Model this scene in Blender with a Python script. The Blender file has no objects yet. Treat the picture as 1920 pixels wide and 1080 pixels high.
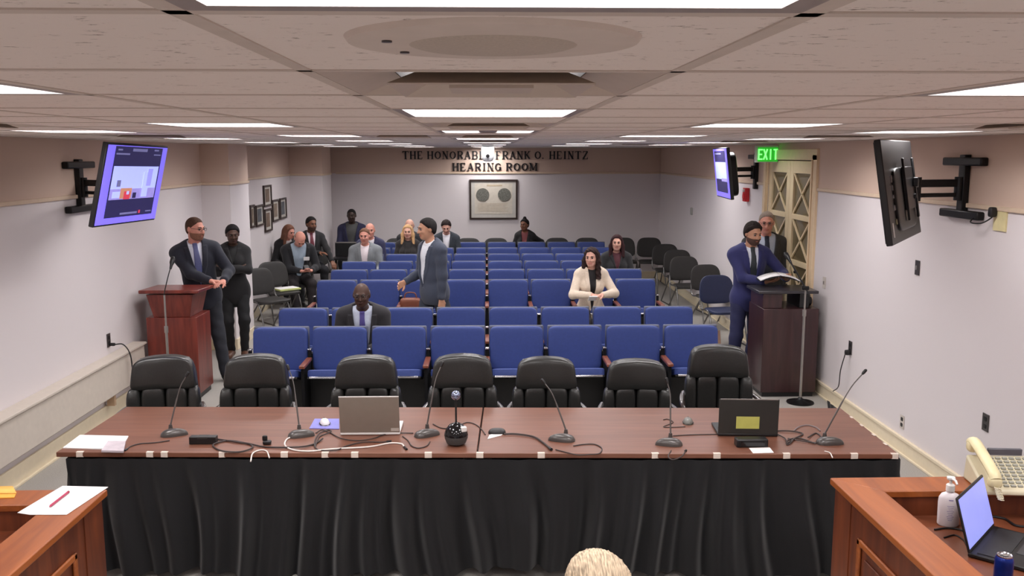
import bpy, math, random
import numpy as np
from mathutils import Vector, Matrix, Euler
random.seed(7)
PI = math.pi
SC = bpy.context.scene
COL = SC.collection
# ---------------------------------------------------------------- camera, world, exposure
F_PX = 1700.0; TH = math.radians(8.37); PS = math.radians(1.6); HC = 2.5
cam_data = bpy.data.cameras.new('camera'); cam = bpy.data.objects.new('camera', cam_data); COL.objects.link(cam)
cam.location = (0, 0, HC); cam.rotation_euler = (PI/2 - TH, 0, -PS)
cam_data.sensor_width = 36; cam_data.lens = 36*F_PX/1920; cam_data.clip_start = 0.05; cam_data.clip_end = 100
SC.camera = cam
w = bpy.data.worlds.new('world'); SC.world = w; w.use_nodes = True
w.node_tree.nodes['Background'].inputs[0].default_value = (0.80, 0.78, 0.80, 1)
w.node_tree.nodes['Background'].inputs[1].default_value = 0.10
SC.view_settings.view_transform = 'Standard'; SC.view_settings.look = 'None'
SC.view_settings.gamma = 1.0; SC.view_settings.use_curve_mapping = False
SC.view_settings.exposure = EXPOSURE = 0.0
SC.cycles.max_bounces = 7; SC.cycles.diffuse_bounces = 5; SC.cycles.use_denoising = True
LAMP_W = 11.5      # watts of one ceiling troffer
LENS_E = 9.0       # glow of the troffer lens
LAMP_SPREAD = 158

fw_ = Vector((math.sin(PS)*math.cos(TH), math.cos(PS)*math.cos(TH), -math.sin(TH)))
rt_ = Vector((math.cos(PS), -math.sin(PS), 0)); up_ = rt_.cross(fw_)
def U(px, py, z=None, y=None, x=None):
    """the point of the room seen at a pixel of the 1920x1080 photo, on a plane of known height / depth / side"""
    d = fw_ + rt_*((px-960)/F_PX) + up_*((540-py)/F_PX)
    t = (z-HC)/d.z if z is not None else (y/d.y if y is not None else x/d.x)
    return Vector((0, 0, HC)) + d*t

# ---------------------------------------------------------------- materials
def lin(c):
    return tuple((v/12.92 if v <= .04045 else ((v+.055)/1.055)**2.4) for v in c)
def rgb(*c):
    return lin(tuple(v/255 for v in c))
_M = {}
def mat(name, c, rough=.6, metal=0, noise=.06, scale=20, bump=0, emit=0, spec=.5, coat=0, stretch=(1, 1, 1), alpha=1, sheen=0):
    if name in _M: return _M[name]
    m = bpy.data.materials.new(name); m.use_nodes = True; nt = m.node_tree; b = nt.nodes['Principled BSDF']
    col = rgb(*c)
    b.inputs['Roughness'].default_value = rough; b.inputs['Metallic'].default_value = metal
    b.inputs['Specular IOR Level'].default_value = spec
    b.inputs['Coat Weight'].default_value = coat; b.inputs['Coat Roughness'].default_value = .15
    if sheen: b.inputs['Sheen Weight'].default_value = sheen
    tc = nt.nodes.new('ShaderNodeTexCoord'); mp = nt.nodes.new('ShaderNodeMapping'); n = nt.nodes.new('ShaderNodeTexNoise')
    mp.inputs['Scale'].default_value = stretch; n.inputs['Scale'].default_value = scale; n.inputs['Detail'].default_value = 4
    nt.links.new(tc.outputs['Object'], mp.inputs[0]); nt.links.new(mp.outputs[0], n.inputs['Vector'])
    r = nt.nodes.new('ShaderNodeValToRGB')
    r.color_ramp.elements[0].position = .3; r.color_ramp.elements[1].position = .7
    r.color_ramp.elements[0].color = (*[max(0, v*(1-noise)) for v in col], 1); r.color_ramp.elements[1].color = (*[min(1, v*(1+noise)) for v in col], 1)
    nt.links.new(n.outputs[0], r.inputs[0]); nt.links.new(r.outputs[0], b.inputs['Base Color'])
    if bump:
        bp = nt.nodes.new('ShaderNodeBump'); bp.inputs['Strength'].default_value = bump; bp.inputs['Distance'].default_value = .004
        nt.links.new(n.outputs[0], bp.inputs['Height']); nt.links.new(bp.outputs[0], b.inputs['Normal'])
    if emit:
        b.inputs['Emission Color'].default_value = (*col, 1); b.inputs['Emission Strength'].default_value = emit
    _M[name] = m
    return m

# ---------------------------------------------------------------- mesh building
class MB:
    """collects shapes and links them as one mesh object"""
    def __init__(s): s.v = []; s.f = []; s.mi = []; s.m = Matrix(); s.cur = 0
    def add(s, vs, fs):
        o = len(s.v); s.v += [tuple(s.m @ Vector(p)) for p in vs]
        s.f += [tuple(i+o for i in f) for f in fs]; s.mi += [s.cur]*len(fs); return s
    def box(s, c, d, rot=None):
        R = rot if rot is not None else Matrix.Identity(3); c = Vector(c); h = Vector(d)/2
        vs = [c + R @ Vector((x*h.x, y*h.y, z*h.z)) for x in (-1, 1) for y in (-1, 1) for z in (-1, 1)]
        return s.add(vs, [(0, 1, 3, 2), (4, 6, 7, 5), (0, 4, 5, 1), (2, 3, 7, 6), (0, 2, 6, 4), (1, 5, 7, 3)])
    def bb(s, x0, x1, y0, y1, z0, z1): return s.box(((x0+x1)/2, (y0+y1)/2, (z0+z1)/2), (abs(x1-x0), abs(y1-y0), abs(z1-z0)))
    def quad(s, a, b, c, d): return s.add([a, b, c, d], [(0, 1, 2, 3)])
    def hexa(s, bot, top):   # eight corners, bottom ring then top ring
        return s.add(list(bot)+list(top), [(3, 2, 1, 0), (4, 5, 6, 7)]+[(i, (i+1) % 4, 4+(i+1) % 4, 4+i) for i in range(4)])
    def tube(s, path, r, n=10, cap=True, flat=None):
        P = [Vector(p) for p in path]; k = len(P); R = r if hasattr(r, '__len__') else [r]*k
        ref = None; vs = []; fs = []
        for i in range(k):
            t = (P[min(i+1, k-1)]-P[max(i-1, 0)]).normalized()
            if ref is None: ref = t.orthogonal().normalized() if abs(t.z) > .9 else t.cross(Vector((0, 0, 1))).normalized()
            ref = (ref - t*ref.dot(t)).normalized(); b = t.cross(ref)
            for j in range(n):
                a = 2*PI*j/n; vs.append(P[i] + ref*(math.cos(a)*R[i]) + b*(math.sin(a)*R[i]*(flat or 1)))
        for i in range(k-1):
            for j in range(n):
                a = i*n+j; b_ = i*n+(j+1) % n; fs.append((a, b_, b_+n, a+n))
        if cap: fs += [tuple(range(n))[::-1], tuple(range((k-1)*n, k*n))]
        return s.add(vs, fs)
    def cyl(s, a, b, r0, r1=None, n=20): return s.tube([a, b], [r0, r0 if r1 is None else r1], n)
    def lathe(s, prof, c=(0, 0, 0), n=28, sx=1, sy=1):
        vs = []; fs = []; c = Vector(c); k = len(prof)
        for (r, z) in prof:
            for j in range(n):
                a = 2*PI*j/n; vs.append(c+Vector((math.cos(a)*r*sx, math.sin(a)*r*sy, z)))
        for i in range(k-1):
            for j in range(n):
                a = i*n+j; b = i*n+(j+1) % n; fs.append((a, b, b+n, a+n))
        fs += [tuple(range(n))[::-1], tuple(range((k-1)*n, k*n))]
        return s.add(vs, fs)
    def grid(s, fn, nu, nv, close_u=False):
        vs = [fn(i/nu, j/nv) for i in range(nu+1) for j in range(nv+1)]
        fs = [(i*(nv+1)+j, (i+1)*(nv+1)+j, (i+1)*(nv+1)+j+1, i*(nv+1)+j+1) for i in range(nu) for j in range(nv)]
        return s.add(vs, fs)
    def pad(s, c, d, bulge=.25, rot=None, n=8, e=4.0):   # a rounded upholstered block (superellipsoid)
        R = rot if rot is not None else Matrix.Identity(3); c = Vector(c); vs = []; fs = []
        def sp(a, p): return math.copysign(abs(a)**p, a)
        N, K = n*4, n*2
        for i in range(K+1):
            ph = -PI/2+PI*i/K
            for j in range(N):
                th = 2*PI*j/N; p = 2/e
                q = Vector((sp(math.cos(ph), p)*sp(math.cos(th), p)*d[0]/2, sp(math.cos(ph), p)*sp(math.sin(th), p)*d[1]/2, sp(math.sin(ph), p)*d[2]/2))
                vs.append(c+R@q)
        for i in range(K):
            for j in range(N):
                a = i*N+j; b = i*N+(j+1) % N; fs.append((a, b, b+N, a+N))
        return s.add(vs, fs)
    def build(s, name, m, parent=None, bevel=0, smooth=True, solid=0, seg=2, angle=35):
        me = bpy.data.meshes.new(name); me.from_pydata(s.v, [], s.f)
        ms = m if isinstance(m, (list, tuple)) else [m]
        for x in ms: me.materials.append(x)
        if len(ms) > 1: me.polygons.foreach_set('material_index', s.mi)
        me.update()
        if smooth:
            me.polygons.foreach_set('use_smooth', [True]*len(me.polygons)); me.set_sharp_from_angle(angle=math.radians(angle))
        o = bpy.data.objects.new(name, me); COL.objects.link(o)
        if parent: o.parent = parent
        if solid:
            q = o.modifiers.new('thick', 'SOLIDIFY'); q.thickness = solid; q.offset = 0
        if bevel:
            q = o.modifiers.new('bevel', 'BEVEL'); q.width = bevel; q.segments = seg; q.limit_method = 'ANGLE'; q.angle_limit = math.radians(40)
            q.harden_normals = False
        return o
def empty(name, loc=(0, 0, 0), rz=0):
    o = bpy.data.objects.new(name, None); COL.objects.link(o); o.location = loc; o.rotation_euler = (0, 0, rz); o.empty_display_size = .1
    return o
def tag(o, label=None, cat=None, group=None, kind=None):
    if label: o['label'] = label
    if cat: o['category'] = cat
    if group: o['group'] = group
    if kind: o['kind'] = kind
    return o
def struct(o): o['kind'] = 'structure'; return o
KIDS = {}
def copy_tree(o, parent=None):
    c = o.copy(); COL.objects.link(c)
    if parent: c.parent = parent
    for ch in list(o.children):
        copy_tree(ch, c)
    return c
def Rz(a): return Matrix.Rotation(a, 3, 'Z')
def Rx(a): return Matrix.Rotation(a, 3, 'X')
def Ry(a): return Matrix.Rotation(a, 3, 'Y')
def bez(pts, n=8):
    """smooth path (Catmull-Rom) through the points"""
    P = [Vector(p) for p in pts]; P = [P[0]*2-P[1]]+P+[P[-1]*2-P[-2]]; out = []
    for i in range(1, len(P)-2):
        for j in range(n):
            t = j/n; a, b, c, d = P[i-1:i+3]
            out.append(.5*((2*b)+(c-a)*t+(2*a-5*b+4*c-d)*t*t+(3*b-3*c+d-a)*t**3))
    return out+[P[-2]]
ORD = ['first', 'second', 'third', 'fourth', 'fifth', 'sixth', 'seventh', 'eighth', 'ninth', 'tenth', 'eleventh', 'twelfth', 'thirteenth', 'fourteenth']

# ---------------------------------------------------------------- materials used all over
WL, WR, ZB, ZC = -3.6, 3.5, 18.3, 2.6365     # left wall, right wall, back wall (depth), ceiling height
BAND = 2.13
def wall_mat():
    m = bpy.data.materials.new('two_tone_wall_paint'); m.use_nodes = True; nt = m.node_tree; b = nt.nodes['Principled BSDF']
    g = nt.nodes.new('ShaderNodeNewGeometry'); sx = nt.nodes.new('ShaderNodeSeparateXYZ'); nt.links.new(g.outputs['Position'], sx.inputs[0])
    gt = nt.nodes.new('ShaderNodeMath'); gt.operation = 'GREATER_THAN'; gt.inputs[1].default_value = BAND; nt.links.new(sx.outputs['Z'], gt.inputs[0])
    mx = nt.nodes.new('ShaderNodeMix'); mx.data_type = 'RGBA'
    mx.inputs['A'].default_value = (*rgb(222, 215, 216), 1); mx.inputs['B'].default_value = (*rgb(208, 184, 168), 1)
    nt.links.new(gt.outputs[0], mx.inputs['Factor'])
    n = nt.nodes.new('ShaderNodeTexNoise'); n.inputs['Scale'].default_value = 60; n.inputs['Detail'].default_value = 6
    bp = nt.nodes.new('ShaderNodeBump'); bp.inputs['Strength'].default_value = .12; bp.inputs['Distance'].default_value = .003
    nt.links.new(g.outputs['Position'], n.inputs['Vector']); nt.links.new(n.outputs[0], bp.inputs['Height']); nt.links.new(bp.outputs[0], b.inputs['Normal'])
    nt.links.new(mx.outputs['Result'], b.inputs['Base Color']); b.inputs['Roughness'].default_value = .75; b.inputs['Specular IOR Level'].default_value = .25
    return m
def tile_mat():
    m = bpy.data.materials.new('fissured_ceiling_tile'); m.use_nodes = True; nt = m.node_tree; b = nt.nodes['Principled BSDF']
    g = nt.nodes.new('ShaderNodeNewGeometry'); mp = nt.nodes.new('ShaderNodeMapping'); mp.inputs['Scale'].default_value = (1, 2.2, 1)
    nt.links.new(g.outputs['Position'], mp.inputs[0])
    n = nt.nodes.new('ShaderNodeTexNoise'); n.inputs['Scale'].default_value = 26; n.inputs['Detail'].default_value = 8; n.inputs['Roughness'].default_value = .75
    nt.links.new(mp.outputs[0], n.inputs['Vector'])
    r = nt.nodes.new('ShaderNodeValToRGB'); r.color_ramp.elements[0].position = .33; r.color_ramp.elements[1].position = .41
    r.color_ramp.elements[0].color = (*rgb(118, 106, 96), 1); r.color_ramp.elements[1].color = (*rgb(238, 231, 225), 1)
    nt.links.new(n.outputs[0], r.inputs[0]); nt.links.new(r.outputs[0], b.inputs['Base Color'])
    bp = nt.nodes.new('ShaderNodeBump'); bp.inputs['Strength'].default_value = .4; bp.inputs['Distance'].default_value = .003
    nt.links.new(n.outputs[0], bp.inputs['Height']); nt.links.new(bp.outputs[0], b.inputs['Normal']); b.inputs['Roughness'].default_value = .95
    b.inputs['Specular IOR Level'].default_value = .1
    return m
def carpet_mat():
    m = mat('grey_carpet', (164, 160, 154), .95, 0, .18, 160, .5, spec=.1); return m
def wood(name, c1, c2, rough=.35, scale=3.0, stretch=(1, 1, 1), coat=.25):
    if name in _M: return _M[name]
    m = bpy.data.materials.new(name); m.use_nodes = True; nt = m.node_tree; b = nt.nodes['Principled BSDF']
    tc = nt.nodes.new('ShaderNodeTexCoord'); mp = nt.nodes.new('ShaderNodeMapping'); mp.inputs['Scale'].default_value = stretch
    nt.links.new(tc.outputs['Object'], mp.inputs[0])
    n = nt.nodes.new('ShaderNodeTexNoise'); n.inputs['Scale'].default_value = scale; n.inputs['Detail'].default_value = 7; n.inputs['Distortion'].default_value = .6
    nt.links.new(mp.outputs[0], n.inputs['Vector'])
    r = nt.nodes.new('ShaderNodeValToRGB'); r.color_ramp.elements[0].position = .35; r.color_ramp.elements[1].position = .68
    r.color_ramp.elements[0].color = (*rgb(*c1), 1); r.color_ramp.elements[1].color = (*rgb(*c2), 1)
    nt.links.new(n.outputs[0], r.inputs[0]); nt.links.new(r.outputs[0], b.inputs['Base Color'])
    b.inputs['Roughness'].default_value = rough; b.inputs['Coat Weight'].default_value = coat; b.inputs['Coat Roughness'].default_value = .2
    _M[name] = m; return m
M_WALL = wall_mat(); M_TILE = tile_mat(); M_CARPET = carpet_mat()
M_CREAM = mat('cream_trim_paint', (232, 218, 190), .45, noise=.03)
M_GRID = mat('ceiling_grid_metal', (206, 196, 186), .6, noise=.03)
M_LENS = mat('troffer_lens', (255, 252, 255), .4, noise=.01, emit=LENS_E)
M_FRAMEG = mat('troffer_grey_frame', (150, 142, 140), .5, noise=.03)
M_BLACK = mat('black_plastic', (24, 24, 26), .4, noise=.1)
M_BLACKM = mat('black_metal', (20, 20, 22), .35, .4, noise=.1)
M_CHROME = mat('chrome', (200, 200, 205), .2, 1, noise=.02)
M_SILVER = mat('silver_plastic', (165, 160, 155), .35, .6, noise=.03)
M_WHITE = mat('white_plastic', (232, 230, 228), .35, noise=.02)
M_PAPER = mat('white_paper', (240, 238, 238), .8, noise=.02)
M_BLUE = mat('blue_vinyl', (54, 70, 130), .55, noise=.05, scale=40, bump=.06, spec=.35)
M_LEATHER = mat('black_leather', (44, 44, 43), .30, noise=.12, scale=90, bump=.12, spec=.5)
M_STACK = mat('charcoal_chair_plastic', (44, 42, 40), .5, noise=.08)
M_RED = wood('mahogany_veneer', (98, 34, 26), (132, 52, 40), .35, 3, (6, 6, .6))
M_DARKW = wood('dark_plum_veneer', (50, 28, 30), (66, 38, 40), .32, 3, (6, 6, .6))
M_TABLE = wood('walnut_laminate', (110, 70, 54), (128, 84, 66), .4, 2.5, (.5, 7, 7), .02)
M_CHERRY = wood('cherry_dais_wood', (130, 66, 26), (160, 88, 38), .42, 2.6, (7, .6, 7), .05)
M_CHERRYV = wood('cherry_dais_panel', (84, 38, 20), (116, 58, 30), .45, 2.6, (7, 7, .6), .05)
M_PEG = wood('armrest_wood', (110, 58, 40), (140, 78, 56), .4, 4, (6, 1, 6))
M_PLATE = mat('dark_switch_plate', (84, 80, 80), .35, .5, noise=.05)
M_CORD = mat('black_cord', (26, 24, 26), .5, noise=.1)
M_SCRB = mat('screen_periwinkle', (122, 108, 238), .4, noise=.02, emit=.95)
M_SCRD = mat('screen_dark', (44, 40, 88), .4, noise=.02, emit=.55)
M_SCRL = mat('screen_pale', (168, 178, 248), .4, noise=.05, emit=1.0, scale=6)
M_SCRM = mat('screen_text', (120, 120, 170), .4, noise=.05, emit=.6)
M_SCRR = mat('screen_red', (200, 60, 80), .4, noise=.1, emit=.8)
M_SCRO = mat('screen_tan', (200, 140, 110), .4, noise=.1, emit=.7)
M_TVBACK = mat('television_back', (27, 26, 27), .38, noise=.05, spec=.3)
M_GLOSSB = mat('dark_glossy_panel', (20, 20, 22), .12, noise=.05)

# ---------------------------------------------------------------- floor, ceiling, walls
FY0 = -0.9
b = MB(); b.bb(-4.2, 4.2, FY0, ZB+.3, -.1, 0); struct(b.build('floor', M_CARPET, smooth=False))
GX0, GW, GZ0, GP = .01, .61, .905, .617
LIGHTS = {}
def gx(i):            # centre of a ceiling cell; the cells right of the middle strip are a little wider
    return GX0+i*GW if i <= 0 else GX0+GW/2+(i-.5)*.655
def gl(i): return (GX0+(i-.5)*GW) if i <= 0 else GX0+GW/2+(i-1)*.655   # its left grid line
for j in range(-2, 29):
    for i in (0, 2, -2, 4, -4):
        ph = j % 4
        if (i in (0, 4, -4) and ph == 3) or (abs(i) == 2 and ph == 1): LIGHTS[(i, j)] = 1
for k in [(4, 23), (4, 27), (-4, 27), (2, 25)]: LIGHTS.pop(k, None)
VENTS = [(0, 1), (0, 5), (0, 9), (0, 13), (4, 5), (4, 9), (4, 13), (-4, 5), (-4, 9), (-1, 9), (-4, 17), (3, 17)]
b = MB(); g = MB(); gap = .012
for i in range(-6, 7):
    x0, x1 = max(gl(i), WL), min(gl(i+1), WR)
    if x1-x0 < .03: continue
    for j in range(-3, 29):
        y0, y1 = GZ0+j*GP, min(GZ0+(j+1)*GP, ZB)
        if y1-y0 < .03: continue
        if (i, j) in LIGHTS or (i, j) in VENTS: continue
        b.bb(x0+gap, x1-gap, y0+gap, y1-gap, ZC, ZC+.02)
struct(b.build('ceiling', M_TILE, smooth=False))
for i in range(-6, 8):
    x = gl(i)
    if WL < x < WR: g.bb(x-.012, x+.012, FY0, ZB, ZC-.002, ZC+.012)
for j in range(-3, 30):
    y = GZ0+j*GP
    if y < ZB: g.bb(WL, WR, y-.012, y+.012, ZC-.002, ZC+.011)
g.bb(WL, WL+.03, FY0, ZB, ZC-.004, ZC+.012); g.bb(WR-.03, WR, FY0, ZB, ZC-.004, ZC+.012); g.bb(WL, WR, ZB-.03, ZB, ZC-.004, ZC+.012)
struct(g.build('trim_1', M_GRID, smooth=False))
b = MB(); b.bb(WL-.1, WR+.1, FY0-.1, ZB+.1, ZC+.12, ZC+.16); struct(b.build('trim_2', mat('plenum_dark', (60, 56, 54), .9), smooth=False))
b = MB(); b.bb(WL-.1, WL, FY0-.1, ZB+.1, 0, ZC+.14)
struct(b.build('wall_left', M_WALL, smooth=False))
DY0, DY1, DH = 9.66, 11.24, 2.44
b = MB(); b.bb(WR, WR+.1, FY0-.1, DY0, 0, ZC+.14); b.bb(WR, WR+.1, DY1, ZB+.1, 0, ZC+.14); b.bb(WR, WR+.1, DY0, DY1, DH, ZC+.14)
struct(b.build('wall_right', M_WALL, smooth=False))
b = MB(); b.bb(WL, WR, ZB, ZB+.1, 0, ZC+.14); struct(b.build('wall_back', M_WALL, smooth=False))
b = MB(); b.bb(WL, WR, FY0-.1, FY0, 0, ZC+.14); struct(b.build('wall_front', M_WALL, smooth=False))
P1 = (11.6, 12.5, -3.24); P2 = (16.8, 17.7, -3.0)
b = MB(); b.bb(WL, P1[2], P1[0], P1[1], 0, ZC); struct(b.build('wall_left_pier_near', M_WALL, smooth=False))
b = MB(); b.bb(WL, P2[2], P2[0], P2[1], 0, ZC); struct(b.build('wall_left_pier_far', M_WALL, smooth=False))
# picture rail between the two paint colours
def rail(path, name):
    b = MB()
    for (x0, x1, y0, y1) in path: b.bb(x0, x1, y0, y1, BAND-.012, BAND+.022)
    struct(b.build(name, mat('rail_paint', (214, 192, 168), .5, noise=.03), bevel=.006))
r_ = .02
rail([(WL, WL+r_, FY0, P1[0]), (WL, P1[2]+r_, P1[0]-r_, P1[0]), (P1[2], P1[2]+r_, P1[0], P1[1]), (WL, WL+r_, P1[1], P2[0]), (WL, P2[2]+r_, P2[0]-r_, P2[0]), (P2[2], P2[2]+r_, P2[0], P2[1])], 'trim_3')
rail([(WR-r_, WR, FY0, DY0-.14), (WR-r_, WR, DY1+.14, ZB)], 'trim_4')
rail([(P2[2], WR, ZB-r_, ZB)], 'trim_5')
b = MB()
def base_run(b, y0, y1):
    b.bb(WR-.018, WR, y0, y1, 0, .125); b.bb(WR-.03, WR, y0, y1, .125, .15); b.bb(WR-.035, WR-.018, y0, y1, 0, .02)
base_run(b, FY0, DY0-.14); base_run(b, DY1+.14, ZB)
struct(b.build('baseboard_right', M_CREAM, bevel=.004))
b = MB(); b.bb(WL, WL+.02, 9.35, P1[0], 0, .14); b.bb(WL, P1[2]+.02, P1[0]-.02, P1[0], 0, .14); b.bb(P1[2], P1[2]+.02, P1[0], P1[1], 0, .14); b.bb(WL, WL+.02, P1[1], P2[0], 0, .14)
b.bb(WL, WL+.02, FY0, 9.35, 0, .16); b.bb(WL+.02, WL+.04, FY0, 9.35, 0, .02)
struct(b.build('baseboard_left', M_CREAM, bevel=.003))
b = MB(); b.bb(P2[2], WR, ZB-.02, ZB, 0, .14); struct(b.build('baseboard_back', M_CREAM, bevel=.003))

# radiator cover along the left wall
rc = empty('radiator_cover', (WL, 0, 0)); tag(rc, 'long cream metal radiator cover running low along the left wall', 'radiator cover')
b = MB(); b.bb(0.002, .125, .6, 9.12, .27, .60); b.build('housing', mat('radiator_enamel', (208, 198, 186), .45, noise=.03), rc, bevel=.012)
b = MB(); b.bb(.002, .145, .6, 9.13, .60, .625); b.build('top_ledge', mat('radiator_enamel', (0, 0, 0)), rc, bevel=.006)
b = MB()
for y in (1.5, 4.0, 6.2, 8.4): b.box((.06, y, .215), (.07, .04, .11))
b.build('bracket', mat('bracket_tan', (190, 160, 130), .6), rc)

# ---------------------------------------------------------------- ceiling fixtures
def make_light(two=False):
    t = empty('ceiling_light'); h = GW/2-.012; k = GP/2-.012; fr = .028; up = .055
    b = MB()
    for (x0, x1, y0, y1) in ((-h, h, -k, -k+fr), (-h, h, k-fr, k), (-h, -h+fr, -k+fr, k-fr), (h-fr, h, -k+fr, k-fr)): b.bb(x0, x1, y0, y1, -.002, up)
    if two: b.bb(-.055, .055, -k+fr, k-fr, .004, up)
    b.build('frame', M_FRAMEG, t)
    b = MB()
    if two: b.bb(-h+fr, -.055, -k+fr, k-fr, up-.01, up); b.bb(.055, h-fr, -k+fr, k-fr, up-.01, up)
    else: b.bb(-h+fr, h-fr, -k+fr, k-fr, up-.01, up)
    b.build('lens', M_LENS, t, smooth=False)
    b = MB()
    if not two:
        for x in (-.095, .095): b.bb(x-.0035, x+.0035, -k+fr, k-fr, up-.018, up-.009)
        b.build('lens_divider', M_FRAMEG, t, smooth=False)
    ld = bpy.data.lights.new('tube_light', 'AREA'); ld.shape = 'RECTANGLE'; ld.size = .5; ld.size_y = .5; ld.energy = LAMP_W; ld.spread = math.radians(LAMP_SPREAD)
    ld.color = (1.0, .965, .945)
    lo = bpy.data.objects.new('tube_light', ld); COL.objects.link(lo); lo.parent = t; lo.location = (0, 0, up-.018)
    return t
protoL = make_light(); protoL2 = make_light(True); usedL = [False, False]
side = {0: 'over the centre aisle line', 2: 'just right of the centre strip', -2: 'just left of the centre strip', 4: 'nearest the right wall', -4: 'nearest the left wall'}
cnt = {}
for (i, j) in sorted(LIGHTS):
    x, y = gx(i), GZ0+(j+.5)*GP
    if y > ZB-.35 or y < FY0+.35: continue
    two = (i, j) == (0, 7)
    if two: o = protoL2
    elif not usedL[0]: o = protoL; usedL[0] = True
    else: o = copy_tree(protoL)
    n = cnt[i] = cnt.get(i, -1)+1
    o.location = (x, y, ZC); o.scale = (1.07 if i > 0 else 1, 1, 1)
    tag(o, 'square recessed %sceiling light %s, %s from the front' % ('split ' if two else '', side[i], ORD[n]), 'ceiling light', 'recessed ceiling lights')
def make_vent():
    t = empty('ceiling_vent'); h = GW/2-.012; mv = mat('vent_enamel', (196, 184, 172), .5, noise=.03)
    b = MB(); b.bb(-h, h, -h, h, .05, .06)
    b.build('back_plate', mat('vent_shadow', (120, 108, 98), .7), t)
    b = MB()
    for (r0, r1, z0, z1) in ((h, h-.10, 0, .028), (.185, .10, -.012, .03)):   # nested sloping louvres
        o_ = [(-r0, -r0, z0), (r0, -r0, z0), (r0, r0, z0), (-r0, r0, z0)]; i_ = [(-r1, -r1, z1), (r1, -r1, z1), (r1, r1, z1), (-r1, r1, z1)]
        for k in range(4): b.quad(o_[k], i_[k], i_[(k+1) % 4], o_[(k+1) % 4])
    b.build('louvre', mv, t, solid=.003, smooth=False)
    b = MB(); b.bb(-.08, .08, -.08, .08, -.012, -.006); b.build('centre_plate', mv, t)
    return t
pv = make_vent()
vlab = ['square louvred air vent nearest in the centre strip', 'louvred air vent in the centre strip beyond the nearest one', 'third louvred air vent down the centre strip', 'farthest louvred air vent in the centre strip',
        'nearest louvred air vent near the right wall', 'middle louvred air vent near the right wall', 'third louvred air vent near the right wall', 'nearest louvred air vent near the left wall', 'second louvred air vent near the left wall',
        'louvred air vent one tile left of the centre strip', 'far louvred air vent near the left wall', 'farthest louvred air vent toward the right wall']
for k, (i, j) in enumerate(VENTS):
    o = pv if k == 0 else copy_tree(pv)
    o.location = (gx(i), GZ0+(j+.5)*GP, ZC); o.scale = (1.07 if i > 0 else 1, 1, 1); tag(o, vlab[k], 'air vent', 'ceiling air vents')
c = U(925, 89, z=ZC-.01)
sp = empty('ceiling_speaker', (c.x, c.y, ZC)); tag(sp, 'large round flush ceiling speaker in the tile above the table', 'ceiling speaker')
b = MB(); b.lathe([(0, -.008), (.15, -.008), (.172, -.006), (.176, 0)], n=56); b.build('rim', mat('speaker_enamel', (214, 204, 194), .6, noise=.03), sp)
b = MB(); b.lathe([(0, -.011), (.09, -.011), (.10, -.008)], n=40); b.build('grille', mat('speaker_grille', (190, 180, 168), .7, noise=.08, scale=300), sp)
for a in (2.6, 3.5): b = MB(); b.cyl((.13*math.cos(a), .13*math.sin(a), -.010), (.13*math.cos(a), .13*math.sin(a), -.006), .006); b.build('screw', M_PLATE, sp)
# ---------------------------------------------------------------- double door on the right wall
M_DOOR = mat('cream_door_paint', (228, 208, 170), .42, noise=.03)
M_DGLASS = mat('olive_tinted_door_glass', (112, 100, 74), .12, noise=.15, scale=2, spec=.6)
b = MB()
for (y0, y1) in ((DY0-.13, DY0), (DY1, DY1+.13)): b.bb(WR-.03, WR+.1, y0, y1, 0, DH+.06)
b.bb(WR-.03, WR+.1, DY0-.13, DY1+.13, DH, DH+.12)
for (y0, y1) in ((DY0-.03, DY0), (DY1, DY1+.03)): b.bb(WR-.045, WR-.03, y0, y1, 0, DH)
struct(b.build('trim_6', mat('door_casing_paint', (228, 203, 168), .45, noise=.03), bevel=.006))
mid = (DY0+DY1)/2
def door(name, y0, y1, hy):
    b = MB(); X0, X1 = WR+.005, WR+.05; st = .11
    b.bb(X0, X1, y0, y0+st, .01, DH-.01); b.bb(X0, X1, y1-st, y1, .01, DH-.01)
    zs = [.22, .76, 1.28, 1.80, DH-.12]
    b.bb(X0, X1, y0+st, y1-st, .01, zs[0]-.03)
    for z in zs[:-1]: b.bb(X0, X1, y0+st, y1-st, z-.03, z+.03)
    b.bb(X0, X1, y0+st, y1-st, zs[-1]-.03, DH-.01)
    d = struct(b.build(name, M_DOOR, bevel=.004))
    for k in range(4):
        za, zb_ = zs[k]+.03, zs[k+1]-.03; ya, yb = y0+st, y1-st
        m = MB(); X = WR+.018
        for (p, q) in (((X, ya, za), (X, yb, zb_)), ((X, ya, zb_), (X, yb, za))):
            p, q = Vector(p), Vector(q); L = (q-p).length; a = math.atan2(q.z-p.z, q.y-p.y)
            m.box((p+q)/2, (.016, L, .022), Rx(a))
        m.build('lattice_bar', M_DOOR, d)
        m = MB(); m.bb(WR+.03, WR+.036, ya, yb, za, zb_); m.build('pane', M_DGLASS, d)
    m = MB(); m.cyl((WR+.004, hy, .98), (WR-.05, hy, .98), .012); m.cyl((WR-.05, hy, .98), (WR-.05, hy+(.11 if hy < mid else -.11), .98), .01); m.cyl((WR+.006, hy, .98), (WR-.002, hy, .98), .03)
    m.build('door_handle', M_CHROME, d)
door('door_1', mid+.004, DY1-.004, mid+.06); door('door_2', DY0+.004, mid-.004, mid-.06)
b = MB(); b.bb(WR+.1, WR+.12, DY0-.2, DY1+.2, 0, DH+.2); struct(b.build('trim_7', mat('corridor_shade', (120, 108, 84), .8), smooth=False))

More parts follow.
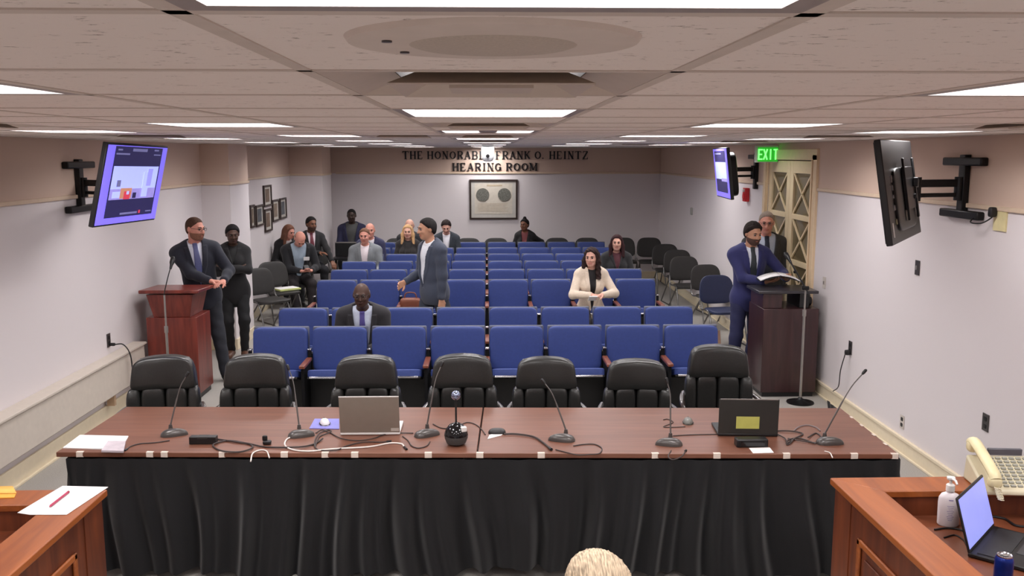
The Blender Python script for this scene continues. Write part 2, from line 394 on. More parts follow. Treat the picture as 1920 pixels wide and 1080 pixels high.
# ---------------------------------------------------------------- lettering on the back wall
GL = {'T': 'm0.5,0,0.5,1 s0.5,0 h0,1,1,1 e0,1 e1,1', 'H': 'v.15 v.85 h.15,.5,.85,.5', 'E': 'v.18 h.18,1,.85,1 h.18,0,.88,0 h.18,.5,.65,.5 e.85,1 e.88,0u', 'O': 'o', 'N': 'n.15 n.85 d.15,1,.85,0',
      'R': 'v.18 h.18,1,.6,1 h.18,.5,.6,.5 c d.5,.5,.9,0', 'A': 'd.5,1,.9,0 n2.5,1,.1,0 h.25,.35,.72,.35', 'B': 'v.18 h.18,1,.6,1 h.18,.5,.6,.5 h.18,0,.6,0 c C', 'L': 'v.2 h.2,0,.85,0 e.85,0u',
      'F': 'v.2 h.2,1,.85,1 h.2,.5,.65,.5 e.85,1', 'K': 'v.18 n2.85,1,.25,.45 d.4,.6,.9,0', 'I': 'v.5', 'Z': 'h.12,1,.88,1 h.12,0,.88,0 d.85,1,.12,0 e.12,1 e.88,0u', 'G': 'g', 'M': 'n.1 v.9 d.12,1,.5,.1 n2.88,1,.5,.1', '.': '.'}
def glyph(b, ch, x, z, w, h, y):
    T, N = .20*h, .09*h
    def bar(x0, z0, x1, z1, t):
        p = Vector((x+x0*w, y, z+z0*h)); q = Vector((x+x1*w, y, z+z1*h)); L = (q-p).length
        b.box((p+q)/2, (L, .016, t), Ry(-math.atan2(q.z-p.z, q.x-p.x)))
    def ser(cx, cz): b.box((x+cx*w, y, z+cz*h), (.34*h, .016, .07*h))
    def arc(cx, cz, rx, rz, a0, a1, t):
        n = 12; pts = [(cx+rx*math.cos(a0+(a1-a0)*k/n), cz+rz*math.sin(a0+(a1-a0)*k/n)) for k in range(n+1)]
        for k in range(n):
            side_ = abs(math.cos(a0+(a1-a0)*(k+.5)/n)); bar(*pts[k], *pts[k+1], N+(T-N)*side_)
    if ch == 'O': arc(.5, .5, .42, .46, 0, 2*PI, T); return
    if ch == 'G': arc(.5, .5, .42, .46, .6, 2*PI-.5, T); bar(.85, .05, .85, .45, T); ser(.8, .47); return
    if ch == '.': b.box((x+.2*w, y, z+.08*h), (.16*h, .016, .16*h)); return
    for c in GL[ch].split():
        k = c[0]; a = c[1:]
        if k == 'v': f = float(a); bar(f, 0, f, 1, T); ser(f, 0); ser(f, 1)
        elif k == 'm': f = [float(t) for t in a.split(',')]; bar(*f, T)
        elif k == 's': f = [float(t) for t in a.split(',')]; ser(*f)
        elif k == 'n' and a[0] == '2' and ',' in a: f = [float(t) for t in a[1:].split(',')]; bar(*f, N); ser(f[0] if ch != 'A' else .1, 0 if ch == 'A' else 1)
        elif k == 'n': f = float(a); bar(f, 0, f, 1, N); ser(f, 0); ser(f, 1)
        elif k == 'h': f = [float(t) for t in a.split(',')]; bar(*f, N)
        elif k == 'd': f = [float(t) for t in a.split(',')]; bar(*f, T)
        elif k == 'e': f = [float(t) for t in a.rstrip('u').split(',')]; b.box((x+f[0]*w, y, z+f[1]*h+(.1*h if a.endswith('u') else -.1*h)), (.07*h, .016, .22*h))
        elif k == 'c': arc(.58, .75, .27, .25, -PI/2, PI/2, T)
        elif k == 'C': arc(.58, .25, .3, .25, -PI/2, PI/2, T)
WID = {'I': .5, '.': .4, 'M': 1.25, 'L': .85, 'F': .85, 'E': .9, 'O': 1.05}
M_LET = mat('black_wall_letters', (26, 22, 26), .5, noise=.05)
def lettering(text, px0, px1, py0, py1, label):
    yy = ZB-.012; a = U(px0, py1, y=yy); c_ = U(px1, py0, y=yy); h = c_.z-a.z; W = c_.x-a.x
    tot = sum((.45 if ch == ' ' else WID.get(ch, 1)*.82+.22) for ch in text); un = W/tot; x = a.x
    root = empty('wall_lettering', (a.x, yy, a.z)); tag(root, label, 'lettering')
    for ch in text:
        if ch == ' ': x += .45*un; continue
        w_ = WID.get(ch, 1)*.82*un; b = MB(); glyph(b, ch, x-a.x, 0, w_, h, 0); b.build('letter', M_LET, root, smooth=False); x += w_+.22*un
lettering('THE HONORABLE FRANK O. HEINTZ', 755, 1106, 284, 298, 'upper line of black serif letters on the back wall')
lettering('HEARING ROOM', 849, 1010, 306, 320, 'short lower line of black serif letters reading HEARING ROOM')

# ---------------------------------------------------------------- pictures
def picture(name, cx, cz, w, h, axis, pos, label, art, fr=.022, frm=None, group=None):
    """axis 'y': hangs on the back wall, 'x': hangs on the left wall"""
    root = empty(name, (cx, pos, cz) if axis == 'y' else (pos, cx, cz), 0 if axis == 'y' else PI/2)
    tag(root, label, 'picture', group)
    frm = frm or mat('dark_picture_frame', (50, 36, 30), .4)
    b = MB()
    for (x0, x1, z0, z1) in ((-w/2, w/2, h/2-fr, h/2), (-w/2, w/2, -h/2, -h/2+fr), (-w/2, -w/2+fr, -h/2+fr, h/2-fr), (w/2-fr, w/2, -h/2+fr, h/2-fr)): b.bb(x0, x1, -.03, -.002, z0, z1)
    b.build('frame', frm, root)
    b = MB(); b.bb(-w/2+fr, w/2-fr, -.012, -.002, -h/2+fr, h/2-fr); b.build('mat_board', mat('mat_board', (196, 192, 184), .6, noise=.03), root)
    art(root, w, h)
    return root
def art_two(root, w, h):
    b = MB(); b.bb(-w*.39, w*.39, -.015, -.011, -h*.36, h*.40); b.build('print', mat('aged_print', (206, 198, 184), .6, noise=.05), root)
    for s in (-1, 1):
        b = MB(); b.m = Matrix.Translation((s*w*.225, -.019, h*.12)) @ Matrix.Rotation(PI/2, 4, 'X')
        b.lathe([(0, 0), (w*.125, 0), (w*.135, .002), (w*.135, .005)], n=36); b.build('medallion', mat('grey_medallion', (112, 112, 104), .5, .2, noise=.4, scale=40), root)
    b = MB(); b.bb(-w*.14, w*.18, -.017, -.014, h*.33, h*.37); b.build('engraved_title', mat('faded_ink', (186, 170, 146), .6), root); b = MB()
    for k in range(7): b.bb(-w*.33, w*(.30-.03*(k % 3)), -.017, -.014, -h*(.10+.032*k), -h*(.108+.032*k))
    b.build('engraved_text', mat('faded_ink', (186, 170, 146), .6), root)
def rp(px0, py0, px1, py1, **k): a = U(px0, py1, **k); c_ = U(px1, py0, **k); return a, c_
a, c_ = rp(880.5, 336.5, 970.5, 411.5, y=ZB-.02)
picture('framed_print', (a.x+c_.x)/2, (a.z+c_.z)/2, c_.x-a.x, c_.z-a.z, 'y', ZB, 'large framed print with two grey round medallions on back wall', art_two, fr=.035)
shade = [0]
def art_por(root, w, h):
    k = shade[0]; shade[0] += 1
    b = MB(); b.bb(-w*.26, w*.26, -.015, -.011, -h*.30, h*.32)
    b.build('print', mat('portrait_print_%d' % (k % 3), [(112, 92, 76), (126, 110, 94), (78, 84, 90)][k % 3], .5, noise=.45, scale=14), root)
plabs = ['dark framed picture hanging highest on the left wall', 'framed picture half hidden behind the pier corner', 'framed picture left of the low brown one', 'lowest framed picture in the wall cluster',
         'framed picture with bluish print, right of the centre pair', 'framed picture farthest right in the wall cluster']
for k, (x0, x1, yt, yb) in enumerate(((495, 509, 347, 387), (470, 478, 384, 427), (480.5, 494.5, 384, 424), (497, 510, 391, 434), (511.5, 523.5, 374, 415), (525.5, 537, 371, 410))):
    pa = U(x0, (yt+yb)/2, x=WL+.02); pb = U(x1, (yt+yb)/2, x=WL+.02); ya, yb2 = pa.y, pb.y; ym = (ya+yb2)/2
    zt = U((x0+x1)/2, yt, x=WL+.02).z; zb2 = U((x0+x1)/2, yb, x=WL+.02).z
    picture('framed_picture', ym, (zt+zb2)/2, abs(yb2-ya), zt-zb2, 'x', WL, plabs[k], art_por, fr=.03, group='framed pictures on the left wall')

# ---------------------------------------------------------------- wall-mounted screens
def tv(label, R, c, glow, w=1.0, h=.58, back=False):
    """local x along the width, -y is the side the camera sees"""
    root = empty('wall_screen', c); root.matrix_world = Matrix.Translation(c) @ Matrix(R).to_4x4(); tag(root, label, 'television')
    s = -1 if not back else 1          # where the glass is
    b = MB(); b.bb(-w/2, w/2, .0 if s < 0 else -.035, .035 if s < 0 else 0, -h/2, h/2); b.build('housing', M_TVBACK if back else M_BLACK, root, bevel=.006)
    b = MB(); b.bb(-w/2+.012, w/2-.012, s*.002, s*.004, -h/2+.014, h/2-.012)
    sc = b.build('screen', M_SCRB if glow else M_GLOSSB, root, smooth=False)
    return root
def rects(root, L, w, h, base=.005):
    """flat patches of a shown picture; u,v from top-left"""
    mats = []; b = MB()
    for k, (u0, v0, u1, v1, m) in enumerate(L):
        if m not in mats: mats.append(m)
        b.cur = mats.index(m); d = base+.0004*k
        b.quad((-w/2+u0*w, -d, h/2-v1*h), (-w/2+u1*w, -d, h/2-v1*h), (-w/2+u1*w, -d, h/2-v0*h), (-w/2+u0*w, -d, h/2-v0*h))
    return b.build('displayed_picture', mats, root, smooth=False)
RA = [[.05, -.972, .231], [.999, .053, .005], [-.017, .23, .973]]
ta = tv('glowing violet screen on the left wall arm', RA, (-2.542, 6.637, 2.288), True)
rects(ta, [(.12, .03, .90, .90, M_SCRD), (.14, .27, .88, .68, M_SCRL), (.14, .55, .88, .68, mat('screen_grey', (150, 140, 215), .4, noise=.2, scale=14, emit=.8)), (.18, .58, .30, .66, M_SCRL), (.30, .54, .48, .67, M_SCRO), (.36, .58, .46, .68, M_SCRR), (.40, .58, .44, .62, M_SCRL),
           (.50, .60, .56, .67, M_SCRD), (.22, .44, .28, .52, M_SCRM), (.64, .34, .74, .66, M_SCRL), (.70, .30, .78, .52, mat('screen_pale2', (150, 148, 240), .4, emit=.9)),
           (.38, .05, .62, .085, M_SCRM), (.15, .06, .22, .08, M_SCRM), (.74, .05, .82, .07, M_SCRM), (.13, .11, .34, .13, M_SCRM), (.74, .11, .86, .125, M_SCRM),
           (.34, .845, .62, .87, M_SCRM), (.64, .83, .67, .87, M_SCRR), (.76, .845, .86, .86, M_SCRM)], 1.0, .58)
RB = [[-.099, .988, -.121], [-.995, -.098, .014], [.002, .122, .993]]
tb = tv('narrow-looking violet screen high on the right wall by the exit sign', RB, (2.723, 10.511, 2.288), True)
rects(tb, [(.10, .06, .88, .28, M_SCRD), (.10, .28, .88, .66, M_SCRL), (.10, .62, .88, .88, M_SCRD), (.5, .6, .88, .66, mat('screen_grey', (0, 0, 0))), (.14, .10, .60, .13, M_SCRM)], 1.0, .58)
b = MB(); b.pad((.02, .075, -.02), (.72, .11, .50), e=6); b.build('electronics_hump', M_BLACKM, tb)
RC = [[.554, -.82, -.142], [.832, .547, .091], [.003, -.169, .986]]
tc_ = tv('switched-off black television seen from behind on a right wall arm', RC, (2.404, 5.287, 2.292), False, back=True)
b = MB(); b.pad((.0, -.040, -.05), (.62, .03, .36), e=6); b.build('electronics_hump', M_TVBACK, tc_)
b = MB(); b.bb(-.10, .26, -.066, -.055, -.12, .13); b.bb(-.10, -.07, -.075, -.062, -.18, .18); b.bb(.23, .26, -.075, -.062, -.18, .18); b.build('mount_plate', M_BLACKM, tc_, bevel=.004)
b = MB()
for (x, z, sx, sz) in ((-.32, .02, .05, .03), (-.30, -.03, .07, .02), (-.34, .07, .03, .04), (-.33, -.09, .04, .03)): b.bb(x-sx/2, x+sx/2, -.042, -.034, z-sz/2, z+sz/2)
b.build('port', M_CHROME, tc_)
b = MB(); b.bb(-.34, -.28, -.040, -.035, -.185, -.155); b.build('rating_label', mat('olive_label', (120, 116, 90), .6), tc_)
b = MB(); b.bb(-.445, -.435, -.040, -.035, -.25, -.17); b.build('edge_label', M_WHITE, tc_)
def arm_mount(label, wx, wy, wz, tgt, s, big):
    """s = +1: on the right wall, -1: on the left wall"""
    root = empty('wall_mount', (wx, wy, wz)); tag(root, label, 'wall mount'); T = Vector(tgt)-Vector((wx, wy, wz))
    b = MB(); b.bb(-s*.05, -s*.002, -.04, .04, -.24, .22); b.build('upright', M_BLACKM, root, bevel=.006)
    b = MB(); b.bb(-s*.06, -s*.002, -.27, .27, .14, .20); b.build('top_bar', M_BLACKM, root, bevel=.01)
    if 'far violet' not in label: b = MB(); b.bb(-s*.06, -s*.002, -.27, .27, -.24, -.18); b.build('bottom_bar', M_BLACKM, root, bevel=.01)
    el = Vector((-s*min(.42, abs(T.x)*.5), -.10 if big else -.22, -.02)); st = Vector((-s*.06, 0, -.02))
    for (p, q, nm) in ((st, el, 'lower_arm'), (el, T, 'upper_arm')):
        b = MB(); d = (q-p); L = d.length; R = d.to_track_quat('X', 'Z').to_matrix()
        b.box((p+q)/2+Vector((0, 0, .035)), (L+.05, .03, .055), R); b.box((p+q)/2+Vector((0, 0, -.05)), (L+.04, .02, .03), R); b.build(nm, M_BLACKM, root, bevel=.006)
    for c in (el, st): b = MB(); b.cyl(c+Vector((0, 0, -.09)), c+Vector((0, 0, .08)), .032); b.build('pivot', M_BLACKM, root)
    return root
arm_mount('black bracket and arm holding the television near the right wall', WR, 6.55, 2.28, Vector((2.404, 5.287, 2.29))+Matrix(RC) @ Vector((.20, -.075, 0)), 1, True)
b = MB(); b.tube(bez([(WR-.03, 6.35, 2.07), (WR-.10, 6.28, 2.03), (WR-.08, 6.18, 2.03), (WR-.04, 6.13, 2.07), (WR-.03, 6.12, 2.10)]), .005); b.pad((WR-.04, 6.12, 2.11), (.05, .045, .07)); tag(b.build('wall_cable', M_CORD), 'short black cord and plug under the right wall bracket', 'cord')
b = MB(); b.bb(WR-.012, WR-.001, 6.0, 6.15, 1.985, 2.14); b.build('outlet_cover', mat('yellowed_plate', (222, 210, 160), .5))
tag(bpy.data.objects['outlet_cover'], 'yellowed square outlet cover beside the right wall bracket', 'outlet')
arm_mount('black bracket and arm behind the glowing violet screen', WL, 8.12, 2.24, Vector((-2.542, 6.637, 2.288))+Matrix(RA) @ Vector((.0, .04, 0)), -1, False)
arm_mount('dark bracket and arm behind the far violet screen', WR, 11.7, 2.3, Vector((2.723, 10.511, 2.288))+Matrix(RB) @ Vector((-.1, .04, 0)), 1, False)

# exit sign
e0 = U(1420, 303, y=10.9); e1 = U(1459, 276, y=10.9)
ex = empty('exit_sign', ((e0.x+e1.x)/2, 10.9, (e0.z+e1.z)/2)); tag(ex, 'green glowing EXIT sign on the wall above the double door', 'exit sign'); ew, eh = e1.x-e0.x, e1.z-e0.z
b = MB(); b.bb(-ew/2-.03, WR-ex.location.x, .0, .03, -eh/2-.01, eh/2+.02); b.build('housing', mat('exit_housing', (196, 190, 186), .5), ex, bevel=.004)
b = MB(); b.bb(-ew/2, ew/2, -.008, 0, -eh/2, eh/2); b.build('face', mat('exit_face', (44, 160, 44), .4, noise=.05, emit=.75), ex)
b = MB(); hh = eh*.33
def seg(x0, z0, x1, z1): p = Vector((x0, -.012, z0)); q = Vector((x1, -.012, z1)); b.box((p+q)/2, ((q-p).length+.012, .006, .016), Ry(-math.atan2(q.z-p.z, q.x-p.x)))
for k, ch in enumerate('EXIT'):
    cx = (-.375+.25*k)*ew; s_ = ew*.08
    if ch == 'E': seg(cx-s_, -hh, cx-s_, hh); seg(cx-s_, hh, cx+s_, hh); seg(cx-s_, 0, cx+s_*.7, 0); seg(cx-s_, -hh, cx+s_, -hh)
    if ch == 'X': seg(cx-s_, -hh, cx+s_, hh); seg(cx-s_, hh, cx+s_, -hh)
    if ch == 'I': seg(cx, -hh, cx, hh)
    if ch == 'T': seg(cx, -hh, cx, hh); seg(cx-s_, hh, cx+s_, hh)
b.build('exit_letters', mat('exit_letters', (120, 255, 120), .4, noise=.02, emit=1.6), ex, smooth=False)

# fire alarm, thermostat, plates
def wall_box(name, px, py, wy, hz, dx, m, label, cat, side_='r', extra=None):
    X = WR if side_ == 'r' else WL; s = -1 if side_ == 'r' else 1; p = U(px, py, x=X)
    root = empty(name, (X, p.y, p.z)); tag(root, label, cat)
    b = MB(); b.bb(s*.001, s*dx, -wy/2, wy/2, -hz/2, hz/2); b.build('cover', m, root, bevel=min(.006, dx/3))
    if extra: extra(root, s, dx, wy, hz)
    return root
M_ALARM = mat('fire_alarm_red', (196, 24, 34), .35, noise=.03)
def al(root, s, dx, wy, hz):
    b = MB(); b.box((s*(dx+.01), 0, hz*.32), (.03, wy*.55, hz*.22)); b.build('strobe', M_WHITE, root, bevel=.005)
    b = MB(); b.m = Matrix.Translation((s*(dx+.002), 0, -hz*.12)) @ Matrix.Rotation(PI/2, 4, 'Y'); b.lathe([(0, -.008), (wy*.32, -.008), (wy*.35, 0)]); b.build('horn_grille', M_ALARM, root)
wall_box('fire_alarm', 1403, 365, .13, .18, .06, M_ALARM, 'red fire alarm box on the wall left of the door', 'fire alarm', 'r', al)
wall_box('thermostat', 1298, 396, .08, .12, .03, mat('thermostat_grey', (170, 170, 164), .5), 'small pale thermostat on the far right wall', 'thermostat', 'r')
def sock(root, s, dx, wy, hz):
    for k in (-1, 1):
        b = MB(); b.pad((s*dx, 0, k*hz*.21), (.008, wy*.5, hz*.28)); b.build('socket', M_BLACK, root)
def sw(root, s, dx, wy, hz):
    b = MB(); b.bb(s*dx, s*(dx+.008), -wy*.12, wy*.12, -hz*.14, hz*.14); b.build('toggle', M_SILVER, root)
wall_box('switch_plate', 1721, 502, .075, .12, .008, M_PLATE, 'dark metal switch plate below the switched-off television', 'switch plate', 'r', sw)
wall_box('outlet_plate', 1849, 792, .08, .125, .008, M_PLATE, 'dark metal wall plate above the telephone', 'outlet', 'r', sock)
wall_box('outlet_plate', 1692, 791, .075, .115, .006, mat('pale_plate', (205, 196, 188), .5), 'pale wall outlet low behind the table end', 'outlet', 'r', sock)
wall_box('switch_plate', 1546, 530, .08, .12, .006, mat('pale_plate', (0, 0, 0)), 'faint pale switch plate beside the double door', 'switch plate', 'r', sw)
wall_box('outlet_plate', 1595, 652, .075, .13, .008, M_PLATE, 'dark outlet with a black plug behind the dark lectern', 'outlet', 'r', sock)
wall_box('outlet_plate', 203, 638, .075, .13, .008, M_PLATE, 'dark metal outlet plate above the radiator cover', 'outlet', 'l', sock)
p = U(203, 642, x=WL); b = MB(); b.pad((WL+.035, p.y, p.z-.02), (.06, .03, .03))
b.tube(bez([(WL+.06, p.y, p.z-.02), (WL+.13, p.y+.03, p.z-.03), (WL+.17, p.y+.08, p.z-.15), (WL+.175, p.y+.09, p.z-.4), (WL+.17, p.y+.10, .02)]), .006); tag(b.build('wall_cable', M_CORD), 'dark cord hanging from the left wall outlet over the radiator cover', 'cord')
p = U(1595, 657, x=WR); b = MB(); b.pad((WR-.03, p.y, p.z-.02), (.05, .05, .05))
b.tube(bez([(WR-.05, p.y, p.z-.03), (WR-.08, p.y+.02, p.z-.2), (WR-.06, p.y+.10, p.z-.38), (WR-.052, p.y+.25, p.z-.47)]), .005); tag(b.build('wall_cable', M_CORD), 'thin dark cord from the right wall outlet to the dark lectern', 'cord')
# ceiling camera hiding part of the lettering
p = U(914.5, 287, y=13.0); pc = empty('ceiling_camera', (p.x, 13.0, ZC)); tag(pc, 'white rounded camera hanging from the ceiling before the wall lettering', 'camera')
b = MB(); b.lathe([(0, 0), (.09, 0), (.09, -.02), (.03, -.03)], n=24); b.build('mount_base', M_BLACK, pc)
b = MB(); b.lathe([(.03, -.235), (.062, -.225), (.085, -.19), (.092, -.13), (.09, -.05), (.08, -.02), (.02, -.02)], n=28, sy=.8); b.build('shell', mat('camera_shell', (190, 192, 196), .4), pc)
b = MB(); b.m = Matrix.Translation((.0, -.073, -.155)) @ Matrix.Rotation(PI/2, 4, 'X'); b.lathe([(0, 0), (.022, 0), (.026, .012), (.02, .02), (0, .018)], n=20); b.build('camera_lens', M_GLOSSB, pc)
# ---------------------------------------------------------------- rows of auditorium seats
def make_seat():
    t = empty('auditorium_seat')
    R = Rx(-math.radians(5))
    b = MB(); b.pad((0, .005, .70), (.505, .085, .41), rot=R, e=9, n=6); b.build('backrest', M_BLUE, t)
    b = MB(); b.box((0, .05, .70), (.515, .03, .415), R); b.build('back_shell', mat('grey_blue_shell', (88, 92, 110), .5), t, bevel=.012)
    Rs = Rx(-math.radians(16))
    b = MB(); b.pad((0, -.235, .515), (.475, .42, .075), rot=Rs, e=8, n=6); b.build('seat', M_BLUE, t)
    b = MB(); b.box((0, -.23, .475), (.46, .40, .02), Rs); b.box((0, -.12, .27), (.528, .02, .46)); b.build('seat_pan_and_shade', M_BLACK, t, bevel=.004)  # tilted pan, plus an upright black sheet painting the shade under the seat
    b = MB(); b.box((0, -.437, .535), (.42, .014, .018), Rs); b.build('front_trim', M_CHROME, t, bevel=.003)
    arm = empty('armrest')
    return t
def add_arm(t, x):
    b = MB(); b.bb(x-.014, x+.014, -.06, -.02, 0, .70); b.bb(x-.014, x+.014, -.40, -.02, .05, .60); a = b.build('side_frame', mat('matt_black_frame', (22, 22, 24), .8, spec=.15), t, bevel=.004)
    b = MB(); b.bb(x-.018, x+.018, -.065, -.015, .70, .715); b.build('frame_cap', M_CHROME, a, bevel=.003)
    b = MB(); b.bb(x-.026, x+.026, -.43, -.07, .61, .64); b.build('armrest', M_PEG, t, bevel=.008)
ROWZ = [8.35, 9.40, 11.55, 12.6, 13.6, 14.6, 15.6, 16.6]; PITCH = .55
for o_ in [o for o in COL.objects if o.name == 'armrest']: bpy.data.objects.remove(o_)
seatA = make_seat(); add_arm(seatA, -.275)
for o_ in [o for o in COL.objects if o.name.startswith('armrest') and o.type == 'EMPTY']: bpy.data.objects.remove(o_)
seatB = copy_tree(seatA); add_arm(seatB, .275)
ROWN = ['in the front row', 'in the second row', 'in the third row, first past the cross aisle', 'in the fourth row', 'in the fifth row', 'in the sixth row', 'in the seventh row', 'in the last row']
fa = fb = True
for r, y in enumerate(ROWZ):
    for c_ in range(8):
        src = seatB if c_ == 7 else seatA
        if c_ == 7: o = src if fb else copy_tree(src); fb = False
        else: o = src if fa else copy_tree(src); fa = False
        o.location = ((c_-3.5)*PITCH, y, 0)
        tag(o, 'blue padded seat, %s from the left %s' % (ORD[c_], ROWN[r]), 'auditorium seat', 'rows of blue auditorium seats')

# ---------------------------------------------------------------- executive chairs
def deform(b, fn): b.v = [tuple(fn(*p)) for p in b.v]; return b
def make_exec():
    t = empty('executive_chair'); L = M_LEATHER
    def arch(x, y, z): return (x*(1-.10*max(0, (z-.86)/.2)), y+.06*(x/.25)**2*-1+max(0, z-.9)*.12, z + .022*(1-(x/.26)**2)*max(0, (z-.80)/.26))
    b = MB(); b.pad((0, .03, .965), (.50, .13, .235), e=6, n=9); b.v = [tuple(p) for p in b.v]; deform(b, arch); b.build('headrest', L, t)
    b = MB()
    for s in (-1, 1): b.pad((s*.089, .025, .66), (.172, .12, .44), e=5, n=6)
    deform(b, arch); b.build('lumbar_cushion', L, t)
    for s in (-1, 1):
        b = MB(); b.pad((s*.225, .02, .66), (.098, .14, .43), e=4, n=6); deform(b, arch); b.build('side_bolster', L, t)
    b = MB(); b.pad((0, .09, .76), (.50, .07, .62), e=7, n=7); deform(b, arch); b.build('back_shell', M_BLACK, t)
    b = MB(); b.tube(bez([(-.185, .058, 1.076), (-.10, .075, 1.090), (0, .083, 1.096), (.10, .075, 1.090), (.185, .058, 1.076)]), .008, 8); b.build('top_piping', mat('piping_painted_highlight', (104, 102, 98), .3, noise=.05), t)  # piping coloured lighter than the leather as a painted highlight along the top
    b = MB(); b.pad((0, -.26, .47), (.52, .52, .13), e=5, n=7); b.build('seat', L, t)
    for s in (-1, 1):
        b = MB(); b.tube(bez([(s*.27, .02, .72), (s*.30, -.10, .715), (s*.32, -.26, .70), (s*.315, -.36, .64), (s*.28, -.34, .50), (s*.22, -.26, .42)]), .022, 10, flat=.7); b.build('armrest', mat('dark_lacquer_arm', (44, 34, 32), .22, noise=.05, coat=.4), t)
    b = MB(); b.cyl((0, -.2, .10), (0, -.2, .42), .03); b.box((0, -.2, .40), (.25, .25, .03)); b.build('gas_column', M_BLACKM, t)
    b = MB()
    for k in range(5):
        a = 2*PI*k/5+.3; e_ = Vector((math.cos(a)*.30, -.2+math.sin(a)*.30, .075)); b.tube([(0, -.2, .12), e_], [.03, .018], 8)
    bs = b.build('star_base', M_BLACKM, t)
    for k in range(5):
        a = 2*PI*k/5+.3; e_ = Vector((math.cos(a)*.30, -.2+math.sin(a)*.30, .03)); m = MB(); m.cyl(e_+Vector((-.02, 0, 0)), e_+Vector((.02, 0, 0)), .03, n=14); m.cyl(e_, e_+Vector((0, 0, .05)), .008, n=8); m.build('caster', M_BLACK, bs)
    return t
ec = make_exec()
for k, (px, pt, rz, zl) in enumerate([(306, 670, 8, 1.06), (480, 668, 2, 1.06), (687, 670, 0, 1.06), (867, 668, 1, 1.06), (1024, 673, -1, 1.06), (1194, 677, -2, 1.06), (1347, 650, -4, 1.11)]):
    o = ec if k == 0 else copy_tree(ec)
    y = [6.52, 6.50, 6.52, 6.50, 6.58, 6.62, 6.72][k]; x = U(px, pt, y=y).x
    z = U(px, pt, y=y).z; o.location = (x, y, 0); o.rotation_euler = (0, 0, math.radians(rz)); s = z/1.10; o.scale = (.93, 1, s)
    tag(o, ['black leather high-back chair, leftmost at the skirted table', 'black leather chair, second from the left at the table', 'black leather chair behind the silver laptop', 'black leather chair behind the ball-topped camera',
            'black leather chair between the ball-topped camera and the mouse, near centre right', 'black leather chair, second from the right at the table', 'black leather chair standing highest, behind the dark laptop'][k], 'office chair', 'executive chairs behind the skirted table')

# ---------------------------------------------------------------- stacking chairs
def make_stack(seatm):
    t = empty('stacking_chair')
    def bk(x, y, z): return (x*(1-.18*max(0, (z-.62)/.28)**2), y-.25*x*x+(z-.5)*.18, z)
    b = MB(); b.pad((0, .0, .70), (.50, .04, .38), e=4, n=7); deform(b, bk); b.build('backrest', seatm, t)
    b = MB(); b.pad((0, -.26, .455), (.46, .44, .05), e=5, n=6); b.build('seat', seatm, t)
    b = MB()
    for s in (-1, 1):
        b.tube(bez([(s*.225, .03, .66), (s*.240, .01, .58), (s*.245, -.05, .46), (s*.235, -.30, .425), (s*.25, -.46, .01)], 6), .011, 8)
        b.tube([(s*.235, -.28, .42), (s*.25, .08, .01)], .011, 8); b.tube([(s*.25, -.46, .012), (s*.25, .08, .012)], .009, 8)
    b.tube([(-.235, -.28, .42), (.235, -.28, .42)], .01, 8)
    b.build('frame', mat('grey_tube_steel', (120, 118, 116), .3, .9, noise=.05), t)
    return t
st = make_stack(M_STACK)
STK = [(1284, 488, 14.3, 8), (1325, 505, 13.2, 14), (1271, 474, 15.3, 6), (1248, 463, 16.3, 4), (1218, 448, 17.6, 0), (1168, 450, 17.6, 0), (1101, 448, 17.6, 0), (1045, 448, 17.6, 3), (985, 450, 17.6, 0), (930, 452, 17.6, 0), (878, 453, 17.6, 0), (830, 452, 17.6, 0), (745, 452, 17.6, 0),
       (486, 508, 12.95, 48), (512, 491, 13.75, 40), (560, 480, 14.6, 36), (545, 470, 15.5, 34), (590, 462, 16.3, 26), (655, 455, 17.65, 10)]
SLB = ['against the right wall behind the frontmost one', 'frontmost along the right wall, behind the blue chair', 'third along the right wall', 'fourth along the right wall near the corner', 'in the far right corner', 'beside the corner, right end of the back row',
       'in the back row, second right of the bun-haired woman', 'in the back row, next to the bun-haired woman', 'under the bun-haired woman', 'in the back row left of the bun-haired woman', 'in the back row below the framed print', 'in the back row behind the young dark-haired man', 'in the back row behind the blond woman',
       'nearest, half hidden by the left pier', 'empty beside the left pier with a seated man beyond', 'under the man bent over his phone', 'under the brown-haired woman by the left wall', 'under the man in the maroon tie', 'under the man behind the black monitor']
for k, (px, py, y, rz) in enumerate(STK):
    o = st if k == 0 else copy_tree(st); p = U(px, py, y=y); o.location = (p.x, y, 0); o.rotation_euler = (0, 0, math.radians(rz))
    tag(o, 'black stacking chair ' + SLB[k], 'chair', 'black stacking chairs')
bs = make_stack(mat('navy_chair_vinyl', (44, 52, 84), .5)); bs.name = 'stacking_chair'; p = U(1345, 528, y=12.0); bs.location = (p.x, 12.0, 0); bs.rotation_euler = (0, 0, math.radians(10)); tag(bs, 'dark blue stacking chair beside the man in the blue suit', 'chair')
def book_at(px, py, y, c, label, w=.16, h=.22, d=.03, z=0):
    p = U(px, py, y=y); b = MB(); b.bb(-w/2, w/2, -d/2, d/2, 0, h); o = b.build('book', mat('book_%d_%d' % (c[0], c[1]), c, .5), bevel=.004); o.location = (p.x, y, z); o.rotation_euler = (math.radians(-8), 0, math.radians(30))
    m = MB(); m.bb(-w/2+.004, w/2+.002, -d/2+.004, d/2-.004, .004, h+.002); m.build('pages', M_PAPER, o); tag(o, label, 'book')
book_at(1334, 600, 11.72, (190, 40, 44), 'red book standing on the floor under the blue chair'); book_at(1345, 602, 11.66, (206, 170, 150), 'pale pink book standing beside the red one', .14, .2)
book_at(1328, 604, 11.78, (150, 30, 36), 'dark red book half hidden behind the red one', .12, .2)
p = U(548, 540, z=.485); b = MB()
